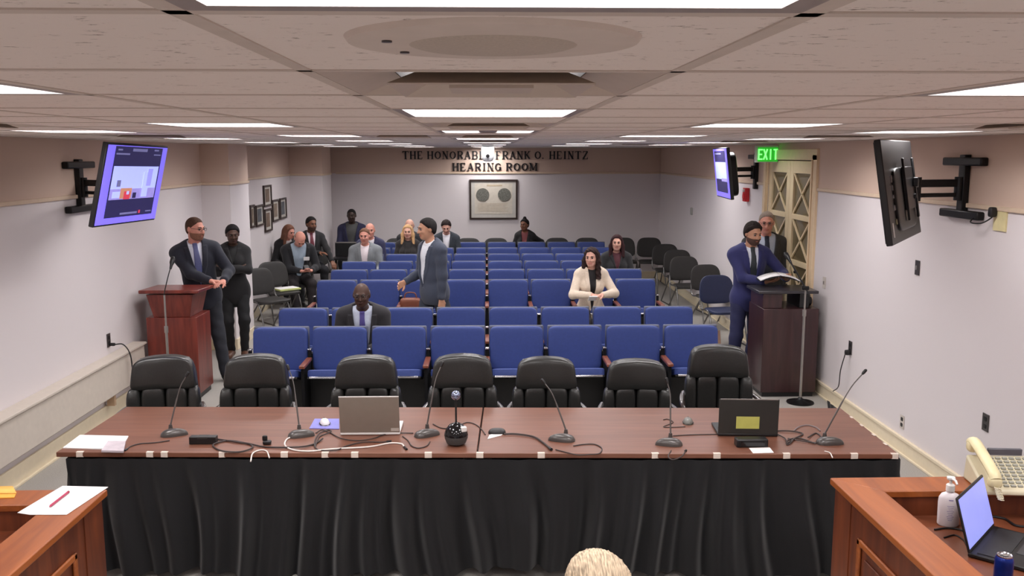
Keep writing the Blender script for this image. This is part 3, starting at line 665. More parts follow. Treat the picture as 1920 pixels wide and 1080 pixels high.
b.box((0, 0, .012), (.34, .26, .024)); o = b.build('paper_pad', mat('yellow_green_pad', (196, 204, 130), .7), bevel=.003); o.location = (U(512, 491, y=13.75).x+.22, 13.62, .485); o.rotation_euler = (0, 0, math.radians(40)); m = MB(); m.box((0, .01, .027), (.32, .2, .006)); m.build('white_sheet', M_PAPER, o); tag(o, 'white sheet on a yellow-green pad lying on an empty black chair', 'notepad')

# ---------------------------------------------------------------- lecterns
def prism(b, x0, x1, y0, y1, z0, z1, t=0, tb=None):
    """block whose top is pulled in by t on every side"""
    return b.hexa([(x0, y0, z0), (x1, y0, z0), (x1, y1, z0), (x0, y1, z0)], [(x0+t, y0+t, z1), (x1-t, y0+t, z1), (x1-t, y1-t, z1), (x0+t, y1-t, z1)])
lx0, lx1, ly0, ly1 = -3.46, -2.955, 9.16, 9.62
t = empty('lectern', ((lx0+lx1)/2, (ly0+ly1)/2, 0)); tag(t, 'reddish mahogany lectern against the left wall', 'lectern'); hw, hd = (lx1-lx0)/2, (ly1-ly0)/2
b = MB(); b.bb(-hw, hw, -hd, hd, .06, .86); b.build('lower_body', M_RED, t, bevel=.004)
b = MB(); b.bb(-hw+.02, hw-.02, -hd+.02, hd-.02, 0, .06); b.build('plinth', M_BLACK, t)
b = MB(); b.hexa([(-hw+.07, -hd+.02, .86), (hw-.07, -hd+.02, .86), (hw-.07, hd-.02, .86), (-hw+.07, hd-.02, .86)], [(-hw+.02, -hd-.02, 1.10), (hw-.02, -hd-.02, 1.10), (hw-.02, hd, 1.08), (-hw+.02, hd, 1.08)]); b.build('upper_body', M_RED, t, bevel=.004)
b = MB(); b.box((0, -.01, 1.122), (2*hw+.09, 2*hd+.08, .035), Rx(math.radians(-2))); b.build('reading_top', M_RED, t, bevel=.008)
rx0, rx1, ry0, ry1 = 2.84, 3.415, 9.10, 9.62
t = empty('lectern', ((rx0+rx1)/2, (ry0+ry1)/2, 0)); tag(t, 'dark plum-brown lectern with a raised shelf by the right wall', 'lectern'); hw, hd = (rx1-rx0)/2, (ry1-ry0)/2
b = MB(); b.bb(-hw, hw, -hd, hd, .05, .93); b.build('body', M_DARKW, t, bevel=.004)
b = MB(); b.bb(-hw+.02, hw-.02, -hd+.02, hd-.02, 0, .05); b.build('plinth', M_BLACK, t)
b = MB(); b.bb(-hw, -hw+.20, -hd+.04, hd-.05, .93, 1.085); b.build('left_support', M_DARKW, t, bevel=.004)
b = MB(); b.bb(.10, .20, -hd+.06, hd-.06, .93, 1.085); b.build('right_support', M_BLACK, t, bevel=.004)
b = MB(); b.box((-.03, -.02, 1.10), (.62, .46, .03)); b.build('raised_shelf', mat('charcoal_shelf', (52, 50, 54), .3), t, bevel=.006)
b = MB(); b.pad((0, 0, 0), (.10, .12, .11), e=3); o = b.build('desk_phone_speaker', M_BLACK); o.location = (3.35, 9.30, .93+.055); o.name = 'small_speaker'; tag(o, 'small rounded black device on the right end of the dark lectern', 'speaker')

# microphone floor stands
def mic_stand(px, pb, y, top, col, tip, label, boomy):
    x = U(px, pb, y=y).x; t = empty('microphone_stand', (x, y, 0)); tag(t, label, 'microphone stand')
    b = MB(); b.lathe([(.0, 0), (.135, 0), (.135, .012), (.05, .028), (.02, .05), (.016, .06)], n=36); b.build('round_base', M_BLACKM, t)
    b = MB(); b.cyl((0, 0, .05), (0, 0, col), .013); b.cyl((0, 0, col), (0, 0, top), .009); b.build('pole', M_SILVER, t)
    b = MB(); b.cyl((0, 0, col-.035), (0, 0, col+.03), .019); b.build('clutch', M_SILVER, t)
    T = tip-Vector((x, y, 0)); e_ = Vector((0, 0, top)); b = MB(); d = (T-e_)
    b.tube(bez([e_-d*.25 if boomy else e_, e_+d*.0001 if boomy else e_+Vector((0, 0, .02)), e_+d*.5+Vector((0, 0, 0 if boomy else .02)), T]), .008 if boomy else .005, 8); b.build('boom', M_BLACKM, t)
    b = MB(); dn = d.normalized(); b.tube([T-dn*.06, T-dn*.02, T+dn*.01, T+dn*.055, T+dn*.075], [.011, .015, .024, .024, .012], 14); b.build('microphone_head', M_BLACK, t)
    if boomy:
        b = MB(); b.cyl((-.03, 0, top), (.03, 0, top), .02); b.pad((T*.6+e_*.4)-Vector((0, 0, .02)), (.03, .03, .03)); b.build('swivel', M_BLACKM, t)
mic_stand(1500, 757, 8.88, 1.18, .93, U(1478, 484, y=9.12), 'silver microphone stand with a black boom before the dark lectern', True)
mic_stand(313, 640, 8.86, 1.14, .80, U(322, 494, y=9.05), 'thin silver microphone stand before the red lectern', False)

# ---------------------------------------------------------------- skirted table
TROT = math.radians(-2.0); TC = Vector((-.05, 5.60, 0))
def trot(o):        # the table stands slightly askew in the room
    p = Rz(TROT) @ (Vector(o.location)-TC)+TC; o.location = p; o.rotation_euler.z += TROT; return o
TZ = .77; TX0, TX1, TY0, TY1 = -2.52, 2.42, 5.115, 6.09; SX = -.045
for k, (x0, x1) in enumerate(((TX0, SX-.004), (SX+.004, TX1))):
    t = empty('folding_table', ((x0+x1)/2, (TY0+TY1)/2, 0)); h = (x1-x0)/2; d = (TY1-TY0)/2
    trot(t)
    tag(t, 'long walnut-topped table, %s' % ('the half carrying the silver laptop' if k == 0 else 'the half carrying the dark laptop'), 'table')
    b = MB(); b.bb(-h, h, -d, d, TZ-.03, TZ); b.build('tabletop', M_TABLE, t, bevel=.004)
    b = MB(); b.bb(-h+.08, h-.08, -d+.08, d-.08, TZ-.07, TZ-.03); b.build('apron', M_BLACKM, t)
    for sx in (-1, 1):
        for sy in (-1, 1):
            b = MB(); b.cyl((sx*(h-.2), sy*(d-.2), .0), (sx*(h-.2), sy*(d-.2), TZ-.07), .018); b.build('leg', M_BLACKM, t)
M_CLOTH = mat('black_skirt_cloth', (31, 31, 33), .85, noise=.12, scale=300, sheen=.15, spec=.2)
rnd = random.Random(3); fold = []; xx = 0; L = (TX1-.02)-(TX0+.07)
phs = [(rnd.uniform(0, 6.28), rnd.uniform(26, 34), rnd.uniform(.6, 1)), (rnd.uniform(0, 6.28), rnd.uniform(43, 52), .5), (rnd.uniform(0, 6.28), 11, .5), (rnd.uniform(0, 6.28), 71, .25)]
def skirt(u, v):
    s = u*(L+1.55); dropv = v
    A = .008+.062*min(1, v*1.8)
    wv = sum(a*math.sin(f*(s+.06*math.sin(3.1*s+2*v))+p+1.4*v*math.sin(s*2.7)) for (p, f, a) in phs)/1.6
    wv = wv if wv < 0 else wv**1.0
    z = TZ-.034-(TZ-.075-.028*math.sin(s*2.3+1)-.018*math.sin(s*7.1))*v
    if s < .25: c = Vector((TX0+.065, TY0+.23-s, z)); n = Vector((-1, 0, 0))
    elif s < .25+L: c = Vector((TX0+.065+(s-.25), TY0-.008, z)); n = Vector((0, -1, 0))
    else: c = Vector((TX1+.01, TY0+(s-.25-L), z)); n = Vector((1, 0, 0))
    c += n*(A*(wv+.6)); 
    if s < .3: c += Vector((.14*v*v, 0, 0))
    return c
b = MB(); b.grid(skirt, 900, 26); o = b.build('table_skirt', M_CLOTH, angle=80); trot(o); tag(o, 'long black pleated cloth skirt hanging around the table front', 'table skirt')
# tape tabs that hold the skirt
tp = None; M_TAPE = mat('masking_tape', (226, 212, 200), .6, noise=.04)
fr = [(142, 845), (277, 846), (305, 847), (417, 850), (535, 848), (613, 850), (669, 850), (808, 848), (905, 847), (1020, 849), (1232, 851), (1346, 850), (1474, 851), (1598, 849), (1671, 849)]
def tape(x, y, rz, label):
    global tp
    if tp is None:
        m = MB(); m.grid(lambda u, v: Vector(((u-.5)*.042, -.012+.028*v if v > .34 else -.0015-.0005, .0012 if v > .34 else -.03+.03*v/.34)), 1, 12); tp = m.build('tape_tab', M_TAPE, solid=.001, smooth=False); o = tp
    else: o = copy_tree(tp)
    o.location = (x, y, TZ+.0012); o.rotation_euler = (0, 0, rz); trot(o); tag(o, label, 'tape', 'tape tabs along the table edge')
for k, (px, py) in enumerate(fr):
    x = U(px, py, y=TY0).x; tape(x, TY0+.001, math.radians(rnd.uniform(-8, 8)), 'short whitish tape tab on the front table edge, %s from the left' % (ORD[k] if k < 14 else 'fifteenth'))
for k, y in enumerate((5.30, 5.48, 5.68, 5.86)):
    tape(TX1, y, PI/2+rnd.uniform(-.1, .1), 'whitish tape tab on the right table end, %s from the front' % ORD[k])

# ---------------------------------------------------------------- things on the table
T_ = TZ+.0005
def on(px, py, z=T_): return U(px, py, z=z)
def gooseneck(bx, by, sx, sy, hx, hy, ang, label, dy=.10, k=0):
    p = on(bx, by); q = on(sx, sy); h_ = U(hx, hy, y=q.y+dy); t = empty('desk_microphone', p); tag(t, label, 'microphone'); a = math.radians(ang)
    b = MB(); b.pad((0, 0, 0), (.165, .11, .085), e=2.3, n=8)
    deform(b, lambda x, y, z: (x, y*(1-.55*(x/.075+1)/2), max(-.0, z)*1.0+.0 if z > 0 else 0))
    b.v = [tuple(Rz(a) @ Vector(v)) for v in b.v]; b.build('base', mat('gunmetal_base', (84, 80, 78), .3, .3), t)
    r = Vector((q.x-p.x, q.y-p.y, .0)); e_ = h_-p; b = MB(); b.cyl(r+Vector((0, 0, .008)), r+Vector((0, 0, .035)), .014, .010); b.build('collar', mat('gunmetal_base', (0, 0, 0)), t)
    b = MB(); sg = 1 if e_.x > r.x else -1; path = bez([r+Vector((0, 0, .03)), r+Vector((0, 0, .03))+(e_-r)*.33+Vector((-sg*.006, 0, .0)), r+(e_-r)*.72+Vector((-sg*.012, 0, .022)), e_]); b.tube(path, [.0052]*(len(path)//2)+[.0036]*(len(path)-len(path)//2), 8); b.build('gooseneck', mat('gooseneck_grey', (104, 100, 98), .35, .6), t)
    d = (path[-1]-path[-2]).normalized(); b = MB(); b.tube([e_-d*.012, e_, e_+d*.022, e_+d*.028], [.006, .0095, .0095, .005], 12); b.build('capsule', M_BLACK, t)
gooseneck(327, 816, 320, 806, 350, 704, 12, 'gooseneck microphone leaning right, leftmost on the table')
gooseneck(565, 818, 561, 806, 541, 691, 10, 'gooseneck microphone between the black box and the silver laptop')
gooseneck(801, 817, 801, 805, 828, 685, 20, 'gooseneck microphone between the silver laptop and the ball-topped camera')
gooseneck(1053, 826, 1061, 815, 1020, 717, 175, 'gooseneck microphone leaning left, at the middle of the right-hand table')
gooseneck(1254, 834, 1257, 822, 1251, 716, 178, 'gooseneck microphone standing upright near the computer mouse')
gooseneck(1556, 832, 1546, 822, 1619, 699, -8, 'tall gooseneck microphone leaning far right at the table end', dy=.02)
def laptop(p, rz, w, d, h, lean, lidm, label, open_dir=1, keym=None, scr=None):
    """p: middle of the hinge line; local +y is where the keyboard lies, the lid's outside looks to -y"""
    t = empty('laptop', p, rz); tag(t, label, 'laptop'); keym = keym or M_BLACK
    b = MB(); b.bb(-w/2, w/2, .0, d, .002, .018); base = b.build('base', keym, t, bevel=.004)
    b = MB(); b.bb(-w/2+.02, w/2-.02, .03, d*.55, .018, .0205); b.build('keyboard', mat('keyboard_keys', (36, 36, 38), .5, noise=.2, scale=120), base)
    b = MB(); b.bb(-w*.17, w*.17, d*.62, d*.94, .018, .0195); b.build('touchpad', M_SILVER if keym is not M_BLACK else mat('dark_pad', (60, 60, 62), .4), base)
    R = Rx(lean); b = MB(); b.box(R @ Vector((0, 0, h/2))+Vector((0, .004, .016)), (w, .009, h), R); lid = b.build('lid', lidm, t, bevel=.004)
    b = MB(); b.box(R @ Vector((0, .0052, h/2+.002))+Vector((0, .004, .016)), (w-.016, .001, h-.024), R); b.build('screen', scr or M_GLOSSB, lid)
    return t, lid, R
M_LAPS = mat('silver_laptop_lid', (142, 132, 122), .4, .25, noise=.03)
a = on(638, 817); c_ = on(750, 815); p = (a+c_)/2
t, lid, R = laptop(p, 0.0, (c_-a).length, .25, .245, math.radians(9), M_LAPS, 'open silver laptop seen from behind on the left half of the table', keym=M_WHITE)
b = MB(); b.box(R @ Vector((.155, -.006, .022))+Vector((0, .004, .016)), (.05, .001, .02), R)
b.build('lid_emblem', mat('lid_emblem', (190, 184, 176), .4), lid)
b = MB(); b.box(R @ Vector((0, -.004, .243))+Vector((0, .004, .017)), (.368, .004, .006), R); b.build('lid_edge', M_WHITE, lid)
a = on(1348, 820); c_ = on(1456, 817); p = (a+c_)/2
t, lid, R = laptop(p, math.radians(-4), (c_-a).length, .24, .225, math.radians(3), mat('charcoal_laptop_lid', (50, 50, 48), .45, noise=.05), 'open charcoal laptop with a yellow note on its lid')
b = MB(); b.box(R @ Vector((-.005, -.006, .075))+Vector((0, .004, .016)), (.142, .001, .078), R); b.build('sticky_note', mat('yellow_note', (196, 196, 104), .7), lid)
b = MB(); b.box(R @ Vector((0, -.003, .223))+Vector((0, .004, .017)), (.352, .004, .006), R); b.build('lid_edge', M_SILVER, lid)
# ball camera
p = on(855, 838); p.y += .05; t = empty('conference_camera', p); tag(t, 'black round-based conference camera with a chrome ball on a stalk', 'conference camera')
b = MB(); b.lathe([(.035, 0), (.058, .012), (.069, .04), (.071, .055), (.071, .058)], n=36); b.build('speaker_base', mat('grey_speaker_mesh', (70, 70, 70), .6, noise=.3, scale=400), t)
b = MB(); b.lathe([(.0715, .058), (.070, .075), (.060, .10), (.042, .122), (.02, .133), (.001, .136)], n=36); b.build('glossy_dome', mat('speckled_gloss', (22, 22, 24), .1, noise=.9, scale=220), t)
b = MB(); b.box((.045, -.035, .105), (.035, .028, .03), Rz(.4)); b.build('white_tag', M_WHITE, t, bevel=.004)
top = U(852, 750, y=p.y)-p; b = MB(); b.cyl((0, 0, .13), (0, 0, top.z), .006); b.build('stalk', M_BLACK, t)
b = MB(); r = .029; b.lathe([(r*math.sin(PI*k/14)+.0002, top.z+r-r*math.cos(PI*k/14)) for k in range(15)], n=24); b.build('lens_ball', mat('chrome_ball', (150, 160, 190), .08, .9, noise=.5, scale=90), t)
# small boxes, mice, papers
def box_on(name, px, py, w, d, h, m, label, cat, rz=0, bevel=.003):
    p = on(px, py); b = MB(); b.bb(-w/2, w/2, -d/2, d/2, 0, h); o = b.build(name, m, bevel=bevel); o.location = p; o.rotation_euler = (0, 0, rz); tag(o, label, cat); return o
o = box_on('power_strip', 382, 831, .16, .05, .045, M_BLACK, 'short black box with a dipped top beside the coiled cable', 'power box')
m = MB(); m.bb(-.03, .03, -.0255, .0255, .034, .0455); m.build('socket_dip', mat('dip_grey', (50, 48, 48), .5), o)
o = box_on('usb_hub', 1408, 836, .19, .07, .05, M_BLACK, 'low black box in front of the charcoal laptop', 'hub', bevel=.008); m = MB(); m.bb(-.07, .07, -.036, -.0345, .012, .038); m.build('front_panel', M_GLOSSB, o)
def sheet(name, pts, th, m, label, cat, z=T_, parent=None):
    q = [U(*s_, z=z) for s_ in pts]; b = MB(); b.hexa(q, [v+Vector((0, 0, th)) for v in q]); o = b.build(name, m, parent, smooth=False)
    if label: tag(o, label, cat)
    return o
sheet('paper_sheet', [(118, 841), (226, 844), (241, 819), (150, 817)], .006, M_PAPER, 'small stack of white paper at the left table corner', 'paper')
sheet('badge_holder', [(190, 848), (232, 849), (236, 830), (203, 830)], .012, mat('clear_plastic_sleeve', (206, 196, 204), .15, noise=.1), 'clear plastic badge sleeve on the corner of the paper', 'badge', z=T_+.007)
sheet('index_card', [(1412, 850), (1451, 849), (1443, 839), (1404, 840)], .001, M_PAPER, 'white index card at the table edge before the charcoal laptop', 'card')
o = sheet('folder', [(580, 804), (636, 805), (636, 786), (590, 786)], .004, mat('lavender_folder', (128, 128, 206), .4, noise=.1), 'lavender blue folder under the white mouse', 'folder')
def mouse(px, py, m, label, rz=0, z=T_):
    p = on(px, py, z); b = MB(); b.pad((0, 0, 0), (.062, .105, .07), e=2.4, n=7); deform(b, lambda x, y, z_: (x, y, max(0, z_))); o = b.build('computer_mouse', m); o.location = p; o.rotation_euler = (0, 0, rz); tag(o, label, 'mouse')
    b = MB(); b.bb(-.002, .002, .01, .045, .026, .034); b.build('scroll_wheel', M_BLACK, o); b = MB(); b.lathe([(.034, .001), (.036, .006), (.033, .009)], sy=1.5); b.build('mouse_skirt', M_BLACK, o)
mouse(609, 795, M_WHITE, 'white computer mouse on the lavender folder', .3, T_+.0045); mouse(1290, 793, mat('grey_mouse', (118, 118, 112), .3), 'grey computer mouse right of the table middle', -.2)
# cables
def cable(pts, r, m, label, name='cable', ends=None, lift=0, n=6):
    q = [U(a, b_, z=T_+r+(lift*(k % 2))) for k, (a, b_) in enumerate(pts)]
    b = MB(); b.tube(bez(q, n), r, 8)
    o = b.build(name, m); tag(o, label, 'cable')
    if ends:
        for (i, sz) in ends:
            m_ = MB(); d = (q[i]-q[i-1 if i else 1]).normalized(); m_.tube([q[i]-d*.0, q[i]+d*sz], [.007, .007], 8); m_.build('plug', M_BLACK, o)
    return o
M_CB = mat('grey_brown_cable', (58, 48, 46), .5); M_CW = mat('white_cable', (226, 220, 214), .45)
cable([(318, 826), (290, 830), (262, 832), (245, 837), (238, 842)], .0035, M_CB, 'thin cable from the leftmost microphone to the paper corner', ends=[(-1, .03)])
cable([(405, 823), (440, 828), (468, 833), (472, 840), (450, 847), (420, 846), (402, 839), (402, 832), (430, 826), (468, 832), (500, 838), (560, 838), (590, 832), (605, 822)], .005, M_CB, 'dark cable coiled beside the short black box', lift=.004)
cable([(470, 865), (474, 850), (488, 844), (500, 846), (505, 858)], .004, M_CW, 'white cable loop hanging at the table edge', lift=0)
cable([(560, 818), (540, 822), (534, 834), (548, 843), (580, 846), (620, 842), (690, 838), (730, 831), (752, 832), (758, 838)], .005, M_CW, 'long white cable sweeping before the silver laptop', ends=[(-1, .05)])
cable([(592, 812), (604, 806), (620, 812), (640, 822), (670, 826), (700, 822), (720, 815), (745, 812), (775, 812)], .0035, M_CB, 'dark cable running behind the silver laptop hinge', lift=.003)
cable([(591, 838), (594, 828), (600, 818), (620, 810), (616, 806), (600, 812), (592, 822), (590, 836), (600, 844), (630, 844), (650, 836), (680, 829), (715, 829), (725, 828)], .0038, M_CB, 'tangled dark cable left of the silver laptop', lift=.004, ends=[(-1, .03)])
cable([(755, 818), (765, 826), (772, 836), (785, 840), (800, 836), (806, 828)], .0035, M_CB, 'dark cable looping under the third microphone')
cable([(812, 795), (826, 802), (840, 803), (860, 798), (876, 792), (892, 796), (904, 806), (910, 815)], .0035, M_CB, 'thin cable passing behind the ball-topped camera')
cable([(1075, 836), (1095, 833), (1115, 833), (1128, 840), (1124, 850), (1105, 852), (1085, 853), (1065, 849), (1042, 843)], .0035, M_CB, 'cable loop beside the middle microphone')
cable([(1258, 845), (1253, 856), (1262, 862), (1278, 856), (1285, 846)], .0035, M_CB, 'short cable loop below the upright microphone', ends=[(-1, .02)])
cable([(1285, 800), (1262, 801), (1244, 800), (1262, 792), (1252, 786), (1244, 787)], .0028, M_CB, 'thin mouse cord curling beside the grey mouse')
cable([(1262, 817), (1300, 815), (1345, 814)], .003, M_CB, 'thin cable running to the charcoal laptop')
cable([(1452, 808), (1480, 808), (1505, 813), (1490, 822), (1475, 832), (1480, 824), (1500, 822), (1530, 832)], .0045, M_CB, 'dark cables bunched between the charcoal laptop and the last microphone', lift=.006)
cable([(1453, 812), (1472, 822), (1476, 834), (1486, 826), (1478, 822), (1500, 826), (1534, 830), (1540, 820), (1530, 812), (1515, 820)], .004, M_CB, 'dark cable knot beside the last microphone', lift=.006)
cable([(1488, 808), (1498, 800), (1514, 797), (1530, 801), (1538, 808)], .0035, mat('pale_grey_cable', (130, 122, 124), .4), 'grey cable arc behind the cable knot', lift=.003)
cable([(1546, 846), (1556, 849), (1561, 858)], .0035, M_CW, 'short white cable end at the right table edge')
o = cable([(1448, 812), (1440, 813), (1436, 814)], .006, M_SILVER, 'silver plug tips at the charcoal laptop corner', name='cable_adapter')
# fallen gooseneck microphone and its card
p = on(932, 812); t = empty('desk_microphone', p); tag(t, 'gooseneck microphone lying down across the table seam', 'microphone')
b = MB(); b.pad((0, 0, .0), (.11, .08, .06), e=2.6); deform(b, lambda x, y, z: (x, y, max(0, z))); b.build('base', M_BLACK, t)
q = [on(*v)-p+Vector((0, 0, .008)) for v in ((945, 816), (968, 816), (1000, 821), (1018, 832), (1030, 842))]; b = MB(); b.tube(bez(q), .006, 8); b.build('gooseneck', M_CB, t); b = MB(); b.tube([q[-1], q[-1]+(q[-1]-q[-2]).normalized()*.035], .009, 10); b.build('capsule', M_BLACK, t)
sheet('paper_tag', [(914, 824), (940, 817), (947, 811), (918, 816)], .004, M_PAPER, 'folded white card leaning by the fallen microphone', 'card', z=T_+.0)
p = on(501, 833); b = MB(); b.pad((0, 0, .012), (.05, .04, .024)); b.pad((-.015, .01, .035), (.03, .02, .035)); o = b.build('binder_clip', M_BLACK); o.location = p; tag(o, 'small black clip on the coiled cable', 'clip')
# ---------------------------------------------------------------- dais counters in the foreground
LZ, DZ = 1.02, .90
def dais(s, X0, X1, Yc, label):
    """X0: face toward the middle, X1: toward the wall, Yc: far face"""
    t = empty('dais_counter', (X0, Yc, 0)); tag(t, label, 'counter'); W = .178; Y0 = .7; xo = abs(X1-X0)
    def bx(b, a0, a1, y0, y1, z0, z1): b.bb(s*a0, s*a1, y0, y1, z0, z1)
    yl = Y0-Yc
    b = MB(); m1 = [(0, 0), (s*xo, 0), (s*xo, -W), (s*W, -W)]
    def slab(pts, z0, z1): b.hexa([(x, y, z0) for x, y in pts], [(x, y, z1) for x, y in pts])
    slab(m1, LZ-.032, LZ); b.build('far_ledge', M_CHERRY if True else None, t, bevel=.005)
    b = MB(); slab([(0, 0), (s*W, -W), (s*W, yl), (0, yl)], LZ-.032, LZ); b.build('side_ledge', wood('cherry_dais_wood_side', (130, 66, 26), (160, 88, 38), .42, 2.6, (7, .6, 7), .05), t, bevel=.005)
    b = MB(); bx(b, .025, xo, -W+.01, -.025, 0, LZ-.032); b.build('far_panel', M_CHERRYV, t)
    b = MB(); bx(b, .025, W-.01, yl, -W+.01, 0, LZ-.032); bx(b, .02, .035, -.20, -.02, 0, LZ-.032); side_ = b.build('side_panel', M_CHERRYV, t)
    # raised and framed panels on the side that faces the aisle
    for k in range(2):
        ya, yb = -.30-1.25*k, -1.35-1.25*k; za, zb_ = .12, LZ-.16; x = .025
        m = MB()
        for (y0, y1, z0, z1) in ((ya, yb, zb_-.03, zb_), (ya, yb, za, za+.03), (ya, ya-.03, za, zb_), (yb+.03, yb, za, zb_)): bx(m, x-.014, x, y0, y1, z0, z1)
        m.build('panel_moulding', M_CHERRY, side_, bevel=.006)
        m = MB(); bx(m, x-.008, x, ya-.07, yb+.07, za+.07, zb_-.07); m.build('raised_panel', M_CHERRYV, side_, bevel=.006)
    b = MB(); bx(b, W-.01, xo, yl, -W+.01, DZ-.03, DZ); b.build('desk_top', mat('desk_laminate_brown', (112, 62, 40), .35, noise=.12, scale=5) if s > 0 else M_CHERRYV, t)
    return t
dais(1, 1.585, 3.46, 3.985, 'cherry wood dais counter at the lower right, holding the telephone')
dais(-1, -1.70, -3.40, 3.93, 'cherry wood dais counter at the lower left, holding paper and an envelope')
# left counter papers
zz = LZ+.0005
def psheet(name, pts, th, m, label, cat, z): return sheet(name, pts, th, m, label, cat, z)
q = [U(33, 966, z=zz), U(125, 966, z=zz), U(203, 914, z=zz), U(117, 912, z=zz)]
b = MB()
def pg(u, v):
    a = q[0].lerp(q[1], u); c = q[3].lerp(q[2], u); p = a.lerp(c, v); p.z = zz+.002+.014*max(0, (.25-u))*4*(1-v)*.6; return p
b.grid(pg, 12, 12); o = b.build('paper_sheet', M_PAPER, solid=.002); tag(o, 'white paper sheets with a red pen on the lower left counter', 'paper')
a = U(95, 948, z=zz+.010); c_ = U(126, 924, z=zz+.010); b = MB(); b.cyl(a, c_, .005); d = (c_-a).normalized(); b.cyl(a-d*.012, a, .001, .005); o = b.build('pen', mat('magenta_pen', (170, 40, 80), .4)); tag(o, 'red pen lying on the white paper', 'pen')
b = MB(); b.cyl(c_, c_+d*.012, .0055); b.build('pen_cap', mat('pen_cap_red', (140, 20, 50), .4), o)
q2 = [U(-40, 936, z=zz), U(27, 934, z=zz), U(31, 925, z=zz), U(24, 913, z=zz), U(-40, 914, z=zz)]
b = MB(); b.add(q2+[v+Vector((0, 0, .004)) for v in q2], [(4, 3, 2, 1, 0), (5, 6, 7, 8, 9)]+[(i, (i+1) % 5, 5+(i+1) % 5, 5+i) for i in range(5)]); o = b.build('envelope', mat('manila_orange', (232, 164, 62), .6)); tag(o, 'orange manila envelope at the far left on the counter', 'envelope')
b = MB(); v0 = [U(-40, 925, z=zz+.006), U(31, 925, z=zz+.006), U(24, 913, z=zz+.012), U(-40, 914, z=zz+.012)]; b.quad(*v0); b.build('envelope_flap', mat('manila_flap', (240, 178, 84), .6), o, solid=.001)
# right counter: bottle, laptop, phone, can
D_ = DZ+.0005
p = U(1777, 984, z=D_); t = empty('sanitizer_bottle', (p.x, p.y+.0, D_)); tag(t, 'white hand sanitizer pump bottle on the right counter desk', 'bottle'); t.rotation_euler = (0, 0, -.25)
M_BOT = mat('milky_bottle', (226, 218, 222), .3, noise=.02)
b = MB(); b.lathe([(.040, 0), (.045, .006), (.046, .10), (.044, .125), (.034, .142), (.017, .150), (.016, .158)], n=36, sy=.62); b.build('bottle_body', M_BOT, t)
b = MB(); b.lathe([(.018, .156), (.018, .182), (.014, .186), (.006, .188), (.006, .205)], n=24); b.build('pump_collar', M_WHITE, t)
b = MB(); b.pad((0, 0, .212), (.034, .026, .016), e=4); b.tube([(0, -.0, .213), (.012, -.03, .211), (.015, -.045, .200)], [.006, .005, .004], 10); b.build('pump_head', M_WHITE, t)
b = MB()
b.box((0, -.0262, .121), (.018, .004, .004)); b.build('bottle_mark', mat('label_ink_purple', (140, 128, 176), .5), t); b = MB()
for k in range(9): b.box((0, -.0272, .095-.008*k), (.028-.006*(k % 3), .003, .0016))
b.build('bottle_text', mat('label_ink_purple', (140, 128, 176), .5), t)
a = U(1814, 1040, z=D_+.01); c_ = U(1861, 988, z=D_+.01); p = (a+c_)/2; p.z = D_; d = c_-a; rz = math.atan2(d.y, d.x)+PI   # keyboard on the wall side
M_SCRW = mat('laptop_screen_blue', (134, 142, 214), .35, noise=.12, scale=6, emit=.85)
t, lid, R = laptop(p, math.atan2(d.y, d.x)+PI, d.length, .24, .225, math.radians(16), M_BLACK, 'open laptop with a blue screen on the right counter desk', scr=M_SCRW)
b = MB(); b.bb(1.80, 2.35, 2.6, 3.70, D_-.0004, D_); 
# telephone on the far ledge
p = U(1893, 935, z=LZ+.001); ph = empty('desk_telephone', (p.x+.06, p.y+.14, LZ+.001)); tag(ph, 'cream multi-line desk telephone on the right counter ledge', 'telephone'); ph.rotation_euler = (0, 0, -.10)
M_PH = mat('cream_telephone', (208, 200, 172), .4, noise=.03); S = Rx(math.radians(24)); O = Vector((0, 0, .055))
b = MB(); b.hexa([(-.14, -.115, 0), (.15, -.115, 0), (.15, .11, 0), (-.14, .11, 0)], [(-.135, -.11, .022), (.145, -.11, .022), (.145, .105, .115), (-.135, .105, .115)]); b.build('phone_body', M_PH, ph, bevel=.008)
def face(x, y, up=0): return Vector((x, y, .022+(y+.11)*.4326+up))
b = MB()
for r in range(9):
    for c in range(6): b.box(face(-.035+.030*c, -.085+.0205*r, .003), (.021, .012, .008), Rx(math.radians(23.4)))
b.build('key_pad', mat('phone_keys', (150, 150, 140), .5), ph, bevel=.001)
b = MB(); b.bb(-.04, .11, .095, .115, .115, .145); b.build('display', mat('phone_display', (84, 84, 92), .3), ph, bevel=.003)
b = MB(); hp = bez([(-.10, -.125, .075), (-.10, -.10, .098), (-.10, 0, .138), (-.10, .10, .172), (-.10, .135, .165)]); b.tube(hp, .026, 12, flat=.8); b.pad((-.10, -.115, .062), (.058, .05, .05), e=3); b.pad((-.10, .115, .15), (.058, .05, .055), e=3); b.build('handset', mat('yellowed_handset', (222, 212, 170), .4), ph)
b = MB(); cc = [Vector((-.10+.012*math.cos(k*1.1), -.14-.001*k+.012*math.sin(k*1.1), .05-.0009*k)) for k in range(46)]; b.tube(cc, .0028, 6); b.build('coiled_cord', M_PH, ph)
